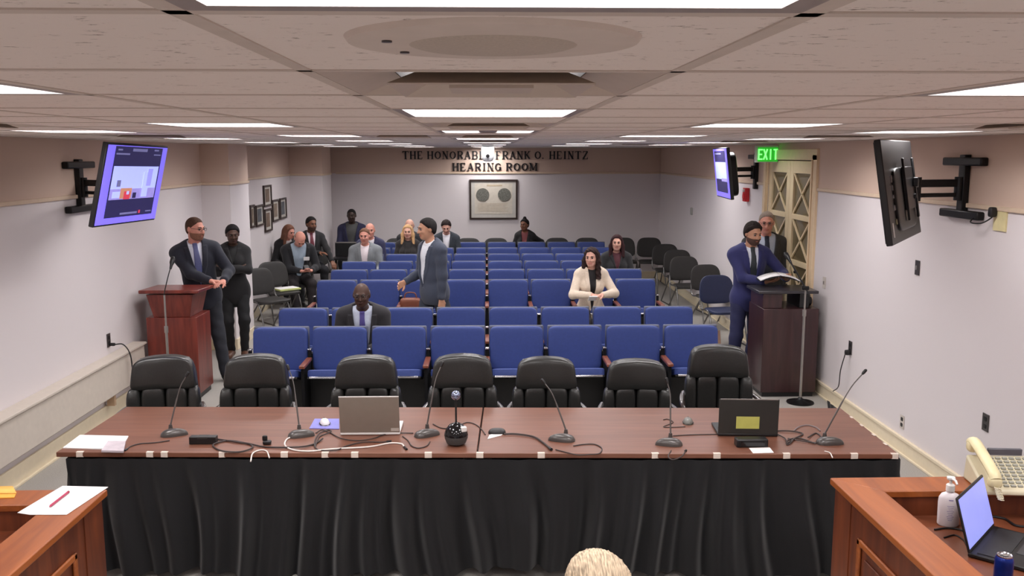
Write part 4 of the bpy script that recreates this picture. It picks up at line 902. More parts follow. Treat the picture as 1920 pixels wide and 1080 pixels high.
# can
zt = 1.022+.0; p = U(1884, 1040, z=zt); t = empty('soda_can', (p.x, p.y, D_)); tag(t, 'blue soda can with silver top at the lower right corner', 'can')
b = MB(); b.lathe([(.024, 0), (.032, .008), (.033, .014), (.033, .100), (.031, .108), (.027, .116)], n=36); b.build('can_body', mat('blue_can', (24, 46, 130), .25, .5, noise=.35, scale=16), t)
b = MB(); b.lathe([(.027, .116), (.0275, .120), (.0265, .122), (.0235, .118), (.001, .117)], n=36); b.build('can_lid', M_CHROME, t)
b = MB(); b.pad((.004, 0, .1195), (.02, .012, .002)); b.build('pull_tab', M_SILVER, t); b = MB(); b.pad((-.011, 0, .1178), (.013, .014, .0015)); b.build('opening', M_BLACK, t)
def dcable(pts, r, label, z=D_):
    b = MB(); b.tube(bez([U(a, c, z=z+r) for a, c in pts]), r, 8); tag(b.build('cable', M_CORD), label, 'cable')
dcable([(1752, 993), (1775, 990), (1800, 993), (1812, 1000)], .004, 'black cable behind the sanitizer bottle')
dcable([(1770, 1008), (1790, 1003), (1806, 1012), (1812, 1022)], .003, 'thin black cable left of the counter laptop')
dcable([(1862, 968), (1885, 973), (1905, 985), (1935, 988)], .005, 'black cable on the counter desk behind the laptop')
# small table with monitor near the far left corner
p = U(664, 455, y=16.55); t = empty('monitor', (p.x, 16.53, .64)); tag(t, 'black monitor with a bright top edge before the far seated man', 'monitor')
w_ = (U(700, 455, y=16.5).x-U(629, 455, y=16.5).x)
b = MB(); b.bb(-w_/2, w_/2, -.02, .02, .02, .27); b.build('housing', M_BLACK, t, bevel=.008); b = MB(); b.bb(-w_/2, w_/2, -.02, .02, .27, .285); b.build('top_edge', M_SILVER, t)
b = MB(); b.bb(-.10, .10, -.07, .07, 0, .01); b.bb(-.02, .02, -.01, .01, .01, .05); b.build('stand', M_BLACKM, t)
t2 = empty('side_table', (p.x, 16.55, 0)); tag(t2, 'small black table carrying the monitor in the far left corner', 'table')
b = MB(); b.bb(-w_/2-.05, w_/2+.05, -.16, .16, .61, .64); b.build('tabletop', M_BLACK, t2, bevel=.004)
for sx in (-1, 1):
    for sy in (-1, 1): b = MB(); b.bb(sx*(w_/2+.02)-.015, sx*(w_/2+.02)+.015, sy*.14-.015, sy*.14+.015, 0, .61); b.build('leg', M_BLACKM, t2)
# ---------------------------------------------------------------- people: smooth implicit bodies turned into meshes
V3 = lambda *a: np.array(a, float)
def smin(a, b, k):
    h = np.clip(.5+.5*(b-a)/k, 0, 1); return b*(1-h)+a*h-k*h*(1-h)
def smax(a, b, k): return -smin(-a, -b, k)
def cap_(p, a, b, ra, rb):
    ba = b-a; t = np.clip(((p-a)@ba)/(ba@ba+1e-9), 0, 1); return np.linalg.norm(p-a-t[:, None]*ba, axis=1)-(ra+(rb-ra)*t)
def ell_(p, c, r, R=None):
    q = p-c
    if R is not None: q = q@R
    r = np.asarray(r, float); k0 = np.linalg.norm(q/r, axis=1); k1 = np.linalg.norm(q/(r*r), axis=1)+1e-9; return k0*(k0-1)/k1
def rotm(yaw=0, pitch=0, roll=0):
    """pitch > 0 leans toward -y (forward), yaw > 0 turns toward +x"""
    return np.array(Matrix.Rotation(yaw, 3, 'Z') @ Matrix.Rotation(pitch, 3, 'X') @ Matrix.Rotation(roll, 3, 'Y'))
def snet(f, lo, hi, h):
    lo = np.asarray(lo, float); n = np.maximum(3, np.ceil((np.asarray(hi)-lo)/h).astype(int)+1)
    ax = [lo[i]+h*np.arange(n[i]) for i in range(3)]; G = np.stack(np.meshgrid(*ax, indexing='ij'), -1).reshape(-1, 3)
    D = f(G).reshape(n); I = D < 0
    # cell vertices
    s = np.zeros(n-1, int)
    for a in (0, 1):
        for b in (0, 1):
            for c in (0, 1): s += I[a:n[0]-1+a, b:n[1]-1+b, c:n[2]-1+c]
    act = (s > 0) & (s < 8); idx = -np.ones(n-1, int); ci = np.argwhere(act); idx[act] = np.arange(len(ci))
    if len(ci) == 0: return [], []
    acc = np.zeros((len(ci), 3)); cn = np.zeros(len(ci))
    C8 = [(a, b, c) for a in (0, 1) for b in (0, 1) for c in (0, 1)]
    for i in range(8):
        for j in range(i+1, 8):
            da = np.array(C8[j])-np.array(C8[i])
            if np.abs(da).sum() != 1: continue
            v0 = D[tuple((ci+C8[i]).T)]; v1 = D[tuple((ci+C8[j]).T)]; m = (v0 < 0) != (v1 < 0)
            t = np.where(m, v0/np.where(m, v0-v1, 1), 0); pt = np.array(C8[i])+t[:, None]*da; acc[m] += pt[m]; cn[m] += 1
    V = lo+h*(ci+acc/cn[:, None]); F = []
    for d in range(3):
        u, v = (d+1) % 3, (d+2) % 3; sl0 = [slice(None)]*3; sl1 = [slice(None)]*3; sl0[d] = slice(0, -1); sl1[d] = slice(1, None)
        cr = I[tuple(sl0)] != I[tuple(sl1)]; e = np.argwhere(cr); e = e[(e[:, u] > 0) & (e[:, v] > 0) & (e[:, u] < n[u]-1) & (e[:, v] < n[v]-1)]
        if len(e) == 0: continue
        def g(du, dv): q = e.copy(); q[:, u] -= du; q[:, v] -= dv; return idx[tuple(q.T)]
        a, b, c, dd = g(1, 1), g(0, 1), g(0, 0), g(1, 0); fl = I[tuple(e.T)]
        Q = np.stack([a, b, c, dd], 1); Q[~fl] = Q[~fl][:, ::-1]; F.append(Q[(Q >= 0).all(1)])
    return V, np.concatenate(F)
def link_np(name, parts, mats, parent=None, mi=None):
    vs = []; fs = []; o = 0
    for V, F in parts:
        if len(V) == 0: continue
        vs.append(V); fs.append(F+o); o += len(V)
    if not vs: return None
    vs = np.concatenate(vs); fs = np.concatenate(fs)
    me = bpy.data.meshes.new(name); me.vertices.add(len(vs)); me.vertices.foreach_set('co', vs.ravel()); me.loops.add(len(fs)*4); me.loops.foreach_set('vertex_index', fs.ravel().astype('i'))
    me.polygons.add(len(fs)); me.polygons.foreach_set('loop_start', np.arange(0, len(fs)*4, 4, dtype='i')); 
    for m in mats: me.materials.append(m)
    me.update(calc_edges=True); me.validate()
    me.polygons.foreach_set('use_smooth', [True]*len(me.polygons))
    if mi is not None and len(me.polygons) == len(fs):
        cen = vs[fs].mean(1); me.polygons.foreach_set('material_index', mi(cen).astype('i'))
    ob = bpy.data.objects.new(name, me); COL.objects.link(ob)
    if parent: ob.parent = parent
    return ob
def ik(a, c, l1, l2, hint):
    """elbow / knee between a and c, bent toward hint"""
    d = c-a; L = np.linalg.norm(d); mx_ = (l1+l2)*.999
    if L > mx_: c = a+d*mx_/L; d = c-a; L = mx_
    u = d/L; x = (l1*l1-l2*l2+L*L)/(2*L); hgt = math.sqrt(max(0, l1*l1-x*x)); hv = hint-u*(hint@u); hv = hv/(np.linalg.norm(hv)+1e-9)
    return a+u*x+hv*hgt, c
SKIN = {'fair': (222, 170, 150), 'pink': (214, 150, 132), 'tan': (196, 146, 118), 'brown': (128, 86, 66), 'dark': (78, 54, 44), 'deep': (58, 42, 36)}
def hand_sdf(w, f, n, s, curl, sc=1.0, spread=1.0):
    """w wrist, f finger direction, n palm normal, s toward the thumb; returns sdf of hand"""
    caps = []
    K = []
    for k, (o, l) in enumerate(((.030, .072), (.010, .080), (-.010, .075), (-.029, .060))):
        kn = w+f*.088*sc+s*o*sc*spread-(f*.010 if k == 3 else 0); caps.append((w+f*.012+s*o*.5*sc, kn, .0165*sc, .0125*sc)); d = f.copy(); p = kn
        for j, fr in enumerate((.46, .31, .23)):
            a = curl*(.75+.12*k)*(1 if j < 2 else .7); d = d*math.cos(a)+n*math.sin(a); d /= np.linalg.norm(d); q = p+d*l*fr*sc; caps.append((p, q, (.0098-.0009*j)*sc, (.0092-.0009*j)*sc)); nn = n-d*(n@d); p = q
    t0 = w+f*.025*sc+s*.024*sc; d = f*.62+s*.62+n*.35; d /= np.linalg.norm(d); t1 = t0+d*.040*sc; d2 = f*.85+s*.15+n*.45; d2 /= np.linalg.norm(d2); t2 = t1+d2*.033*sc; t3 = t2+d2*.024*sc
    th = [(t0, t1, .0155*sc, .012*sc), (t1, t2, .0115*sc, .0105*sc), (t2, t3, .0105*sc, .009*sc)]
    def fn(p):
        r = None
        for k, (a, b, ra, rb) in enumerate(caps):
            d_ = cap_(p, a, b, ra, rb); r = d_ if r is None else smin(r, d_, .012 if k % 4 == 0 else .004)
        for (a, b, ra, rb) in th: r = smin(r, cap_(p, a, b, ra, rb), .007)
        return r
    return fn, [c[1] for c in caps+th]
def person(label, loc, heading=0, height=1.75, pose='stand', lean=0, roll=0, twist=0, look=(0, 0), tilt=0, hands=None, elbows=None, feet=None, seat=.47, skin='fair', hair=(60, 42, 32), style='short', build=1.0, belly=0,
           jacket=(30, 32, 42), shirt=(214, 216, 224), tie=None, trousers=(34, 34, 42), shoes=(24, 22, 22), vbot=.12, beard=None, female=False, fine=.008, handdir=None, curl=.35, glasses=False, open_v=1.0, jlen=0, hvis=(1, 1)):
    S = height/1.75; h = fine
    pel = V3(0, 0, .94*S) if pose == 'stand' else V3(0, 0, seat+.105)
    T = rotm(twist, lean, roll); tp_ = lambda x, y, z: pel+T@(V3(x, y, z)*S)
    B = build; shw = (.178 if not female else .155)*B
    sh = [tp_(-shw, .005, .452), tp_(shw, .005, .452)]; neck0 = tp_(0, .005, .50); neck1 = tp_(0, -.022, .60)
    H = rotm(look[0], look[1], tilt); hc = neck1+H@(V3(0, -.018, .092)*S)
    hips = [pel+V3(-.088, 0, -.02)*S, pel+V3(.088, 0, -.02)*S]
    if feet is None: feet = [V3(-.11, 0, .075), V3(.11, -.02, .075)] if pose == 'stand' else [V3(-.12, -.47, .075), V3(.12, -.46, .075)]
    feet = [np.array(f, float) for f in feet]
    kn = []
    for k in range(2):
        q, an = ik(hips[k], feet[k], .43*S, .43*S, V3((k-.5)*.25, -1, .25 if pose == 'sit' else 0)); kn.append(q); feet[k] = an
    if hands is None: hands = [V3(-.24*B, -.04, .80*S), V3(.24*B, -.04, .80*S)] if pose == 'stand' else [V3(-.12, -.30, seat+.20), V3(.12, -.30, seat+.20)]
    if elbows is None: elbows = [V3(-.6, .7, -.5), V3(.6, .7, -.5)]
    el = []; wr = []
    for k in range(2):
        q, c = ik(sh[k], np.array(hands[k], float), .285*S, .255*S, np.array(elbows[k], float)); el.append(q); wr.append(c)
    # ---- fields
    tk = [((0, .0, .0), (.162*B, .112*B, .13)), ((0, -.002-.03*belly, .17), ((.138 if not female else .122)*B+.02*belly, .098*B+.05*belly, .16)), ((0, .0, .36), ((.158 if not female else .138)*B, .108*B, .18))]
    def torso(p, o=0.0):
        r = None
        for c, rr in tk:
            d = ell_(p, tp_(*c), (np.array(rr)*S+o), T); r = d if r is None else smin(r, d, .06)
        r = smin(r, cap_(p, tp_(-shw*.80, .01, .462), tp_(shw*.80, .01, .462), .055*S+o, .055*S+o), .05)
        r = smin(r, cap_(p, tp_(-.05, .015, .50), tp_(.05, .015, .50), .052*S+o, .052*S+o), .05)
        for s_ in (-1, 1): r = smin(r, cap_(p, tp_(s_*.03, .015, .515), tp_(s_*shw*.9, .008, .455), .050*S+o, .050*S+o), .04)
        if female:
            for s_ in (-1, 1): r = smin(r, ell_(p, tp_(s_*.068, -.085, .325), np.array((.062, .058, .062))*S+o, T), .04)
        return r
    def arm(p, k, o=0.0, end=1.0):
        e = el[k]+(wr[k]-el[k])*end
        return smin(cap_(p, sh[k], el[k], .050*S*B+o, .040*S*B+o), cap_(p, el[k], e, .040*S*B+o, (.030 if end >= 1 else .034)*S+o), .02)
    def leg(p, k, o=0.0):
        return smin(cap_(p, hips[k], kn[k], .082*S*B+o, .056*S+o), cap_(p, kn[k], feet[k], .056*S+o, .036*S+o), .03)
    def headf(p, det=True):
        q = ((p-hc)@H)/S
        e = lambda c, r: ell_(q, V3(*c), r)
        d = e((0, .012, .030), (.074, .094, .086)); d = smin(d, e((0, -.022, -.030), (.060, .070, .078)), .035); d = smin(d, e((0, -.060, -.088), (.032, .026, .022)), .03)
        d = smin(d, ell_(q, V3(0, -.012, -.055), (.056, .058, .05)), .03)
        for s_ in (-1, 1):
            d = smin(d, e((s_*.036, -.070, -.022), (.022, .018, .016)), .02)      # cheekbones
            d = smax(d, -e((s_*.031, -.100, .012), (.019, .015, .013)), .012)     # eye sockets
            d = smin(d, e((s_*.077, .012, -.002), (.010, .020, .031)), .008)      # ears
        d = smin(d, cap_(q, V3(-.035, -.083, .030), V3(.035, -.083, .030), .009, .009), .014)   # brow
        d = smin(d, cap_(q, V3(0, -.090, .014), V3(0, -.108, -.024), .0085, .0135), .010)       # nose
        d = smin(d, cap_(q, V3(-.012, -.096, -.027), V3(.012, -.096, -.027), .0085, .0085), .008)
        d = smin(d, e((0, -.088, -.052), (.025, .012, .0065)), .006); d = smin(d, e((0, -.086, -.064), (.021, .012, .0065)), .006)
        d = smax(d, -ell_(q, V3(0, -.1005, -.0578), (.024, .006, .0016)), .003)
        return d*S
    def neckf(p, o=0.0): return cap_(p, tp_(0, .005, .46), neck1+H@(V3(0, -.005, .02)*S), .060*S*(.9 if female else 1)+o, .055*S*(.88 if female else 1)+o)
    sk = mat('skin_'+skin, SKIN[skin], .5, noise=.05, scale=30, spec=.35)
    lipm = mat('lips_'+skin, tuple(int(c*.90*(1.0 if i == 0 else .86)) for i, c in enumerate(SKIN[skin])), .5)
    # body core (under the clothes) joined with finely meshed head and hands
    allp = np.array(sh+el+wr+hips+kn+feet+[pel, neck0, neck1]); lo = allp.min(0)-.14; hi = allp.max(0)+.14
    def core(p):
        r = torso(p, -.004)
        for k in range(2): r = smin(r, arm(p, k, -.004), .02); r = smin(r, leg(p, k, -.004), .03)
        return smin(r, neckf(p, -.003), .02)
    parts = [snet(core, lo, hi, .020)]
    def hd(p): return smin(headf(p), neckf(p), .022)
    hlo = np.minimum(hc, neck0)-.14*S; hhi = hc+.15*S; hlo[2] = neck0[2]-.02
    parts.append(snet(hd, hlo, hhi, min(h, .0075)))
    hsd = []
    for k in range(2):
        if not hvis[k]: continue
        fdir = wr[k]-el[k]; fdir /= np.linalg.norm(fdir); s_ = -1 if k == 0 else 1
        if handdir and handdir[k] is not None: fd, n_ = [np.array(v, float) for v in handdir[k]]; fd /= np.linalg.norm(fd)
        else: fd = fdir; n_ = V3(-s_, 0, 0) if pose == 'stand' else V3(0, 0, -1)
        n_ = n_-fd*(n_@fd); n_ /= np.linalg.norm(n_); side_ = np.cross(n_, fd)*(1 if k == 0 else -1)
        hf, pts = hand_sdf(wr[k], fd, n_, side_, curl if not isinstance(curl, (list, tuple)) else curl[k], S*(.92 if female else 1.0)); pp = np.array(pts+[wr[k]-fdir*.05])
        def hfn(p, hf=hf, k=k, fdir=fdir): return smin(hf(p), cap_(p, wr[k]-fdir*.07, wr[k]+fdir*.01, .030*S, .024*S), .015)
        parts.append(snet(hfn, pp.min(0)-.03, pp.max(0)+.03, max(.005, h*.7))); hsd.append(pp)
    def mi(c):
        q = ((c-hc)@H)/S; l = (np.abs(q[:, 0]) < .027) & (q[:, 1] < -.080) & (q[:, 2] < -.0455) & (q[:, 2] > -.072); return l.astype(int)
    body = link_np('person', parts, [sk, lipm], mi=mi)
    root = body; root.location = loc; root.rotation_euler = (0, 0, math.radians(heading)); tag(root, label, 'person')
    def sub(name, f, lo_, hi_, hh, c, rough=.8, parent=root, **kw):
        m = c if not isinstance(c, tuple) else mat('%s_%d_%d_%d' % ((name,)+c), c, rough, noise=.06, scale=60, **kw)
        return link_np(name, [snet(f, lo_, hi_, hh)], [m], parent)
    # eyes, brows
    b = MB(); eye_m = [mat('eye_white', (132, 118, 112), .5), mat('eye_iris_dark', (34, 24, 20), .2)]
    for s_ in (-1, 1):
        c = hc+H@(V3(s_*.031, -.0815, .010)*S); b = MB(); n = 10
        for i in range(n): pass
        b.cur = 0; b.m = Matrix.Translation(Vector(c)) @ Matrix(H.tolist()).to_4x4(); r = .0118*S
        b.lathe([(max(.0002, r*math.sin(PI*i/8)), -r*math.cos(PI*i/8)) for i in range(9)], n=12); b.cur = 1
        b.m = b.m @ Matrix.Translation((0, -r*.62, 0)) @ Matrix.Rotation(PI/2, 4, 'X'); b.lathe([(.0078*S, -.001), (.0078*S, .0040*S), (.002, .0055*S)], n=12); b.build('eye', eye_m, root)
        b = MB(); b.m = Matrix.Translation(Vector(hc)) @ Matrix(H.tolist()).to_4x4(); b.tube([Vector((s_*.014, -.096, .028))*S, Vector((s_*.030, -.096, .034))*S, Vector((s_*.048, -.083, .029))*S], [.003, .0042, .002], 6)
        b.build('eyebrow', mat('brow_%d' % hair[0], tuple(int(v*.8) for v in hair), .8), root)
    if glasses:
        b = MB(); b.m = Matrix.Translation(Vector(hc)) @ Matrix(H.tolist()).to_4x4()
        for s_ in (-1, 1):
            b.tube([Vector((s_*.032+.022*math.cos(a), -.107, .010+.016*math.sin(a)))*S for a in [2*PI*i/14 for i in range(15)]], .0018, 5); b.tube([Vector((s_*.054, -.104, .014))*S, Vector((s_*.078, .005, .012))*S], .0018, 5)
        b.tube([Vector((-.01, -.107, .013))*S, Vector((.01, -.107, .013))*S], .0018, 5); b.build('glasses', M_BLACK, root)
    # hair
    hm = mat('hair_%d_%d_%d' % tuple(hair), tuple(hair), .75, noise=.5 if style == 'strands' else .35, scale=26, bump=.8, stretch=(9, 1.2, 1.2) if style == 'strands' else (6, 6, 1), spec=.25)
    cran = lambda q, o: smin(ell_(q, V3(0, .012, .030), (.074+o, .094+o, .086+o)), ell_(q, V3(0, .02, -.02), (.060+o, .07+o, .07+o)), .03)
    def q_(p): return ((p-hc)@H)/S
    if style != 'none':
        def hairf(p):
            q = q_(p); x, y, z = q.T
            if style == 'strands':
                az = np.arctan2(x, z-.0); d = cran(q, .024)+.0028*np.sin(az*46+8*np.sin(y*22))+.0016*np.sin(az*97+y*30); d = smin(d, ell_(q, V3(.012, .0, .075), (.06, .08, .05)), .03); d = smax(d, -.004-(y*.8+z*.72), .008)
            elif style == 'bald': d = cran(q, .008); d = smax(d, -(y*.9+z*.1-.012), .01); d = smax(d, z-.045, .015); d = smax(d, -z-.065, .01)
            elif style == 'receding': d = cran(q, 0)-.010*np.clip((y*.75+z*.65-.004)/.03, 0, 1)**.6-.001; d = smax(d, -(y*.75+z*.65-.006), .012); d = smax(d, -z-.075, .01)
            else:
                o = {'buzz': .006, 'short': .013, 'thick': .020, 'wavy': .018}.get(style, .015)
                ov = o*np.clip((y*.80+z*.72+.003)/.030, 0, 1)**.6+.001
                d = cran(q, 0)-ov+.0025*np.sin(x*150+y*60)*np.sin(y*110+z*40)*(1 if style in ('wavy', 'thick') else .4); cut = .003-(y*.80+z*.72); d = smax(d, cut, .008)
                fr = np.maximum(-(z-.058), (y+.055)); d = smax(d, -(fr*-1) if False else np.where(y < -.055, .076-z, -1), .006)
                d = smax(d, -z-.085, .01)
                if style in ('long', 'curly_long'):
                    w_ = .018 if style == 'long' else .026
                    for s_ in (-1, 1):
                        d = smin(d, cap_(q, V3(s_*.060, -.020, .055), V3(s_*.088, -.005, -.05), .026, .030), .02); d = smin(d, cap_(q, V3(s_*.088, -.008, -.05), V3(s_*.100, -.045, -.20 if style == 'long' else -.27), .032, w_+.006), .03)
                        d = smin(d, cap_(q, V3(s_*.05, .05, 0), V3(s_*.06, .06, -.19), .05, .035), .04)
                    if style == 'curly_long': d = d+.006*np.sin(z*90+x*40)*np.sin(x*70+y*80)
                    # keep the face free
                    d = smax(d, -ell_(q, V3(0, -.105, -.025), (.058, .07, .095)), .012)
                if style == 'bun': d = smin(d, ell_(q, V3(0, .02, .135), (.036, .036, .036)), .012)
                if style == 'tied': d = smin(d, ell_(q, V3(0, .105, .0), (.034, .03, .036)), .012)
            return d*S
        ext = .16 if style not in ('long', 'curly_long', 'bun') else .25
        sub('hair', hairf, hc-V3(.15, .16, ext+.02)*S, hc+V3(.15, .16, .19)*S, max(.0055, h*.8), hm)
    if beard:
        def bf(p):
            q = q_(p); x, y, z = q.T
            d = headf(p)/S-.007; d = smax(d, z+.034, .006); d = smax(d, y-.012, .01); d = smax(d, -z-.115, .004)
            d = smax(d, -ell_(q, V3(0, -.103, -.058), (.020, .022, .008)), .003)
            up_face = ell_(q, V3(0, -.1, -.006), (.046, .05, .030)); d = smax(d, -up_face, .006)
            return d*S
        sub('beard', bf, hc-V3(.10, .13, .13)*S, hc+V3(.10, .05, .02)*S, min(h, .007), mat('beard_%d' % beard[0], beard, .8, noise=.3, scale=120))
    # shirt, tie, jacket
    zt = .535; zb_ = vbot
    tq = lambda p: ((p-pel)@T)/S
    def shirtf(p):
        q = tq(p); d = torso(p, .008); d = smin(d, np.maximum(neckf(p, .010), -(.0)+q[:, 2]-.555), .012); d = smax(d, q[:, 2]-.585+.5*np.minimum(0, q[:, 1]+.01)*0, .004); d = np.maximum(d, -q[:, 2]+.0 if jacket else -q[:, 2]-.02)
        d = smax(d, np.where(q[:, 2] > .50, .0, -1)+np.where(q[:, 2] > .50, (q[:, 1]*-.55+(q[:, 2]-.568)), 0), .004)
        if not jacket:
            for k in range(2): d = smin(d, arm(p, k, .010, .92), .03)
        return d
    if shirt: sub('shirt' if not female else 'blouse', shirtf, lo, np.maximum(hi, neck1+.12), h, shirt, .75)
    if tie:
        def tief(p):
            q = tq(p); x, y, z = q.T; wdt = np.where(z > .49, .024, .022+(.50-z)*.075); d = smin(torso(p, .021 if jacket else .018), neckf(p, .022), .012); d = np.maximum(d, (np.abs(x)-wdt)*S); d = np.maximum(d, (y+.02)*S); d = np.maximum(d, (z-.545)*S); d = np.maximum(d, (max(zb_-.02, .0)-z)*S); return d
        sub('tie', tief, tp_(0, 0, .2)-.30, tp_(0, 0, .35)+.30, max(.0065, h*.8), tie, .6)
    if jacket:
        def jackf(p):
            q = tq(p); x, y, z = q.T
            r = torso(p, .024)
            r = smin(r, ell_(p, tp_(0, .0, -.06), np.array((.182*B, .132*B+.03*belly, .19))*S, T), .05)
            if jlen: r = smin(r, ell_(p, tp_(0, .0, -.10), np.array((.19*B, .135, .17))*S, T), .05)
            r = smax(r, (-(.165+jlen)-z)*S if pose == 'stand' else (-.09-z)*S, .012)
            r = smax(r, -cap_(p, tp_(0, -.012, .515), tp_(0, -.03, .66), .062*S, .085*S), .008)
            V = .070*open_v*np.clip((z-zb_)/(zt-zb_), 0, 1)**.8+ (.012 if open_v > 1.05 else 0)
            lap = np.maximum(np.maximum(np.maximum(torso(p, .033), (np.abs(x)-V-.050*np.clip((z-zb_)/.2, 0, 1))*S), (zb_-z)*S), np.maximum((y+.01)*S, (z-.51)*S)); r = np.minimum(r, lap)
            wedge = np.maximum(np.maximum((np.abs(x)-V)*S, (zb_-z)*S), (y-.0)*S); r = smax(r, -wedge, .004)
            for k in range(2):
                a = smin(cap_(p, sh[k], el[k], .064*S*B, .054*S*B), cap_(p, el[k], el[k]+(wr[k]-el[k])*.90, .054*S*B, .043*S), .025)
                wv = .003*np.sin(((p-el[k])@(wr[k]-el[k]))*160); r = smin(r, a+wv, .022)
            return r
        sub('jacket', jackf, lo-.02, np.maximum(hi, neck1+.05), h, jacket, .85, sheen=.1)
        for k in range(2):   # shirt cuffs
            if not hvis[k]: continue
            a_, b2 = el[k]+(wr[k]-el[k])*.86, el[k]+(wr[k]-el[k])*.965; b = MB(); b.tube([a_, b2], [.037*S, .036*S], 16); b.build('cuff', mat('cuff_%d_%d_%d' % shirt, shirt, .7), root)
    # trousers and shoes
    def trf(p):
        q = tq(p); r = smin(ell_(p, tp_(0, .0, .0), np.array((.170*B, .120*B+.02*belly, .125))*S, T), ell_(p, pel, np.array((.168*B, .12*B, .11))*S), .04)
        for k in range(2):
            l = smin(cap_(p, hips[k], kn[k], .094*S*B, .070*S), cap_(p, kn[k], feet[k]+V3(0, 0, .015), .070*S, .058*S if not female else .050*S), .03); r = smin(r, l+.0025*np.sin(p[:, 2]*50+p[:, 0]*30), .03 if k == 0 else .012)
        r = smax(r, (q[:, 2]-.10)*S if pose == 'stand' else np.where(p[:, 1] < pel[1]-.2, -1, p[:, 2]-pel[2]-.11), .01); r = smax(r, .045-p[:, 2], .006); return r
    sub('trousers', trf, lo, np.array([hi[0], hi[1], pel[2]+.22]), max(.010, h), trousers, .85)
    for k in range(2):
        tf = feet[k]-kn[k]; fw2 = V3(math.sin((k-.5)*.3), -1, 0); fw2 /= np.linalg.norm(fw2); base = V3(feet[k][0], feet[k][1], feet[k][2]-.075)
        def shf(p, base=base, fw2=fw2):
            d = cap_(p, base+V3(0, 0, .045)-fw2*(-.02)-fw2*.03, base+fw2*.15+V3(0, 0, .035), .042, .036); d = smin(d, cap_(p, base+V3(0, 0, .05), base+V3(0, 0, .10), .044, .04), .02); return smax(d, base[2]+.002-p[:, 2], .004)
        sub('shoe', shf, base-V3(.1, .24, .0)-V3(.05, 0, .01), base+V3(.15, .15, .17), max(.010, h), shoes, .4)
    # let the lower body carry on: hips / knees for whoever needs them
    return root, dict(wr=wr, el=el, hc=hc, H=H, T=T, pel=pel, tp=tp_, sh=sh)
def hx(px, py, y): p = U(px, py, y=y); return p.x
# 1 bearded man leaning on the left lectern
person('bearded man in a navy suit leaning on the reddish lectern, standing', (hx(379, 600, 9.98), 10.02, 0), heading=22, height=1.83, lean=.02, roll=-.10, look=(.75, .12), skin='pink', hair=(76, 52, 40), style='buzz', beard=(138, 96, 76), jacket=(30, 33, 46), shirt=(226, 230, 244), tie=(92, 98, 142),
       trousers=(40, 42, 50), hands=[(.06, -.36, 1.16), (.20, -.35, 1.15)], elbows=[(-.45, .5, -1), (.8, .5, -.6)], handdir=[((1, -.3, -.1), (0, 0, -1)), ((-.7, -.75, -.1), (0, 0, -1))], feet=[(-.02, .02, .075), (.20, -.12, .075)], fine=.0075, vbot=.10, build=1.08, glasses=True)
# 2 woman in black, arms crossed
person('woman in a black trouser suit standing with crossed arms by the left pier', (hx(440, 560, 11.1), 11.12, 0), heading=14, height=1.66, look=(.15, .22), skin='dark', hair=(22, 18, 20), style='tied', jacket=(18, 17, 20), shirt=(20, 20, 22), trousers=(16, 16, 19), shoes=(96, 66, 52), female=True, jlen=.10,
       hands=[(.06, -.20, 1.12), (-.06, -.235, 1.16)], elbows=[(-1, -.1, -.6), (1, -.1, -.6)], handdir=[((.8, .1, .35), (0, 1, 0)), ((-.8, .15, .3), (0, 1, 0))], curl=.25, fine=.0075, vbot=.30, feet=[(-.07, .02, .095), (.09, -.07, .095)], open_v=.8)
# 3 older man seated in the second row
person('older bald man in a dark suit and purple tie seated in the second row', (hx(678, 590, 8.78), 9.10, 0), pose='sit', height=1.76, lean=.42, look=(0, .10), skin='dark', hair=(120, 116, 112), style='bald', jacket=(44, 42, 46), shirt=(206, 214, 232), tie=(84, 74, 140), trousers=(40, 40, 46), belly=.5, build=1.12, fine=.0075, vbot=.02, glasses=True,
       feet=[(-.13, -.38, .075), (.13, -.38, .075)], hands=[(-.10, -.42, .62), (.06, -.44, .62)], seat=.40, open_v=1.2)
# 4 man bent over a phone
r, j = person('balding man in a dark suit bent over his phone by the left wall', (hx(557, 480, 14.4), 14.38, 0), heading=22, pose='sit', height=1.80, lean=.28, look=(.1, .95), skin='pink', hair=(140, 112, 92), style='bald', jacket=(26, 26, 30), shirt=(158, 174, 190), trousers=(36, 30, 32), fine=.011, vbot=.02, open_v=1.5, build=1.1,
       hands=[(-.02, -.42, .72), (.14, -.42, .72)], handdir=[((.6, -.8, 0), (0, 0, 1)), ((-.6, -.8, 0), (0, 0, 1))], curl=.5)
b = MB(); b.box((.06, -.47, .775), (.075, .15, .010), Rx(.4)); b.m = Matrix(); o = b.build('mobile_phone', M_BLACK, bevel=.003); o.matrix_world = r.matrix_basis if False else Matrix.Translation(r.location) @ Matrix.Rotation(r.rotation_euler.z, 4, 'Z'); tag(o, 'dark mobile phone held by the man bent forward', 'phone')
b = MB(); T_l = j['tp'](.10, -.150, .36); b.box(Vector(T_l), (.09, .012, .055), Matrix(j['T'].tolist())); b.build('name_badge', M_PAPER, r)
# 5 woman behind him
person('brown-haired woman in a black jacket behind the man with the phone', (hx(540, 480, 15.4), 15.3, 0), heading=25, pose='sit', height=1.68, lean=.12, look=(.6, .3), skin='pink', hair=(116, 78, 62), style='long', jacket=(26, 24, 27), shirt=(190, 180, 180), trousers=(28, 28, 32), female=True, fine=.012)
# 6 man with maroon tie
person('dark-haired man in black suit and maroon tie seated by the far left pier', (hx(585, 470, 16.1), 16.05, 0), heading=20, pose='sit', height=1.82, lean=-.05, look=(.35, .12), skin='brown', hair=(28, 24, 24), style='short', jacket=(28, 27, 30), shirt=(226, 210, 216), tie=(110, 40, 54), trousers=(26, 25, 30), fine=.012, hands=[(.10, -.26, .80), (.30, -.40, .62)], vbot=.05, beard=(84, 58, 48))
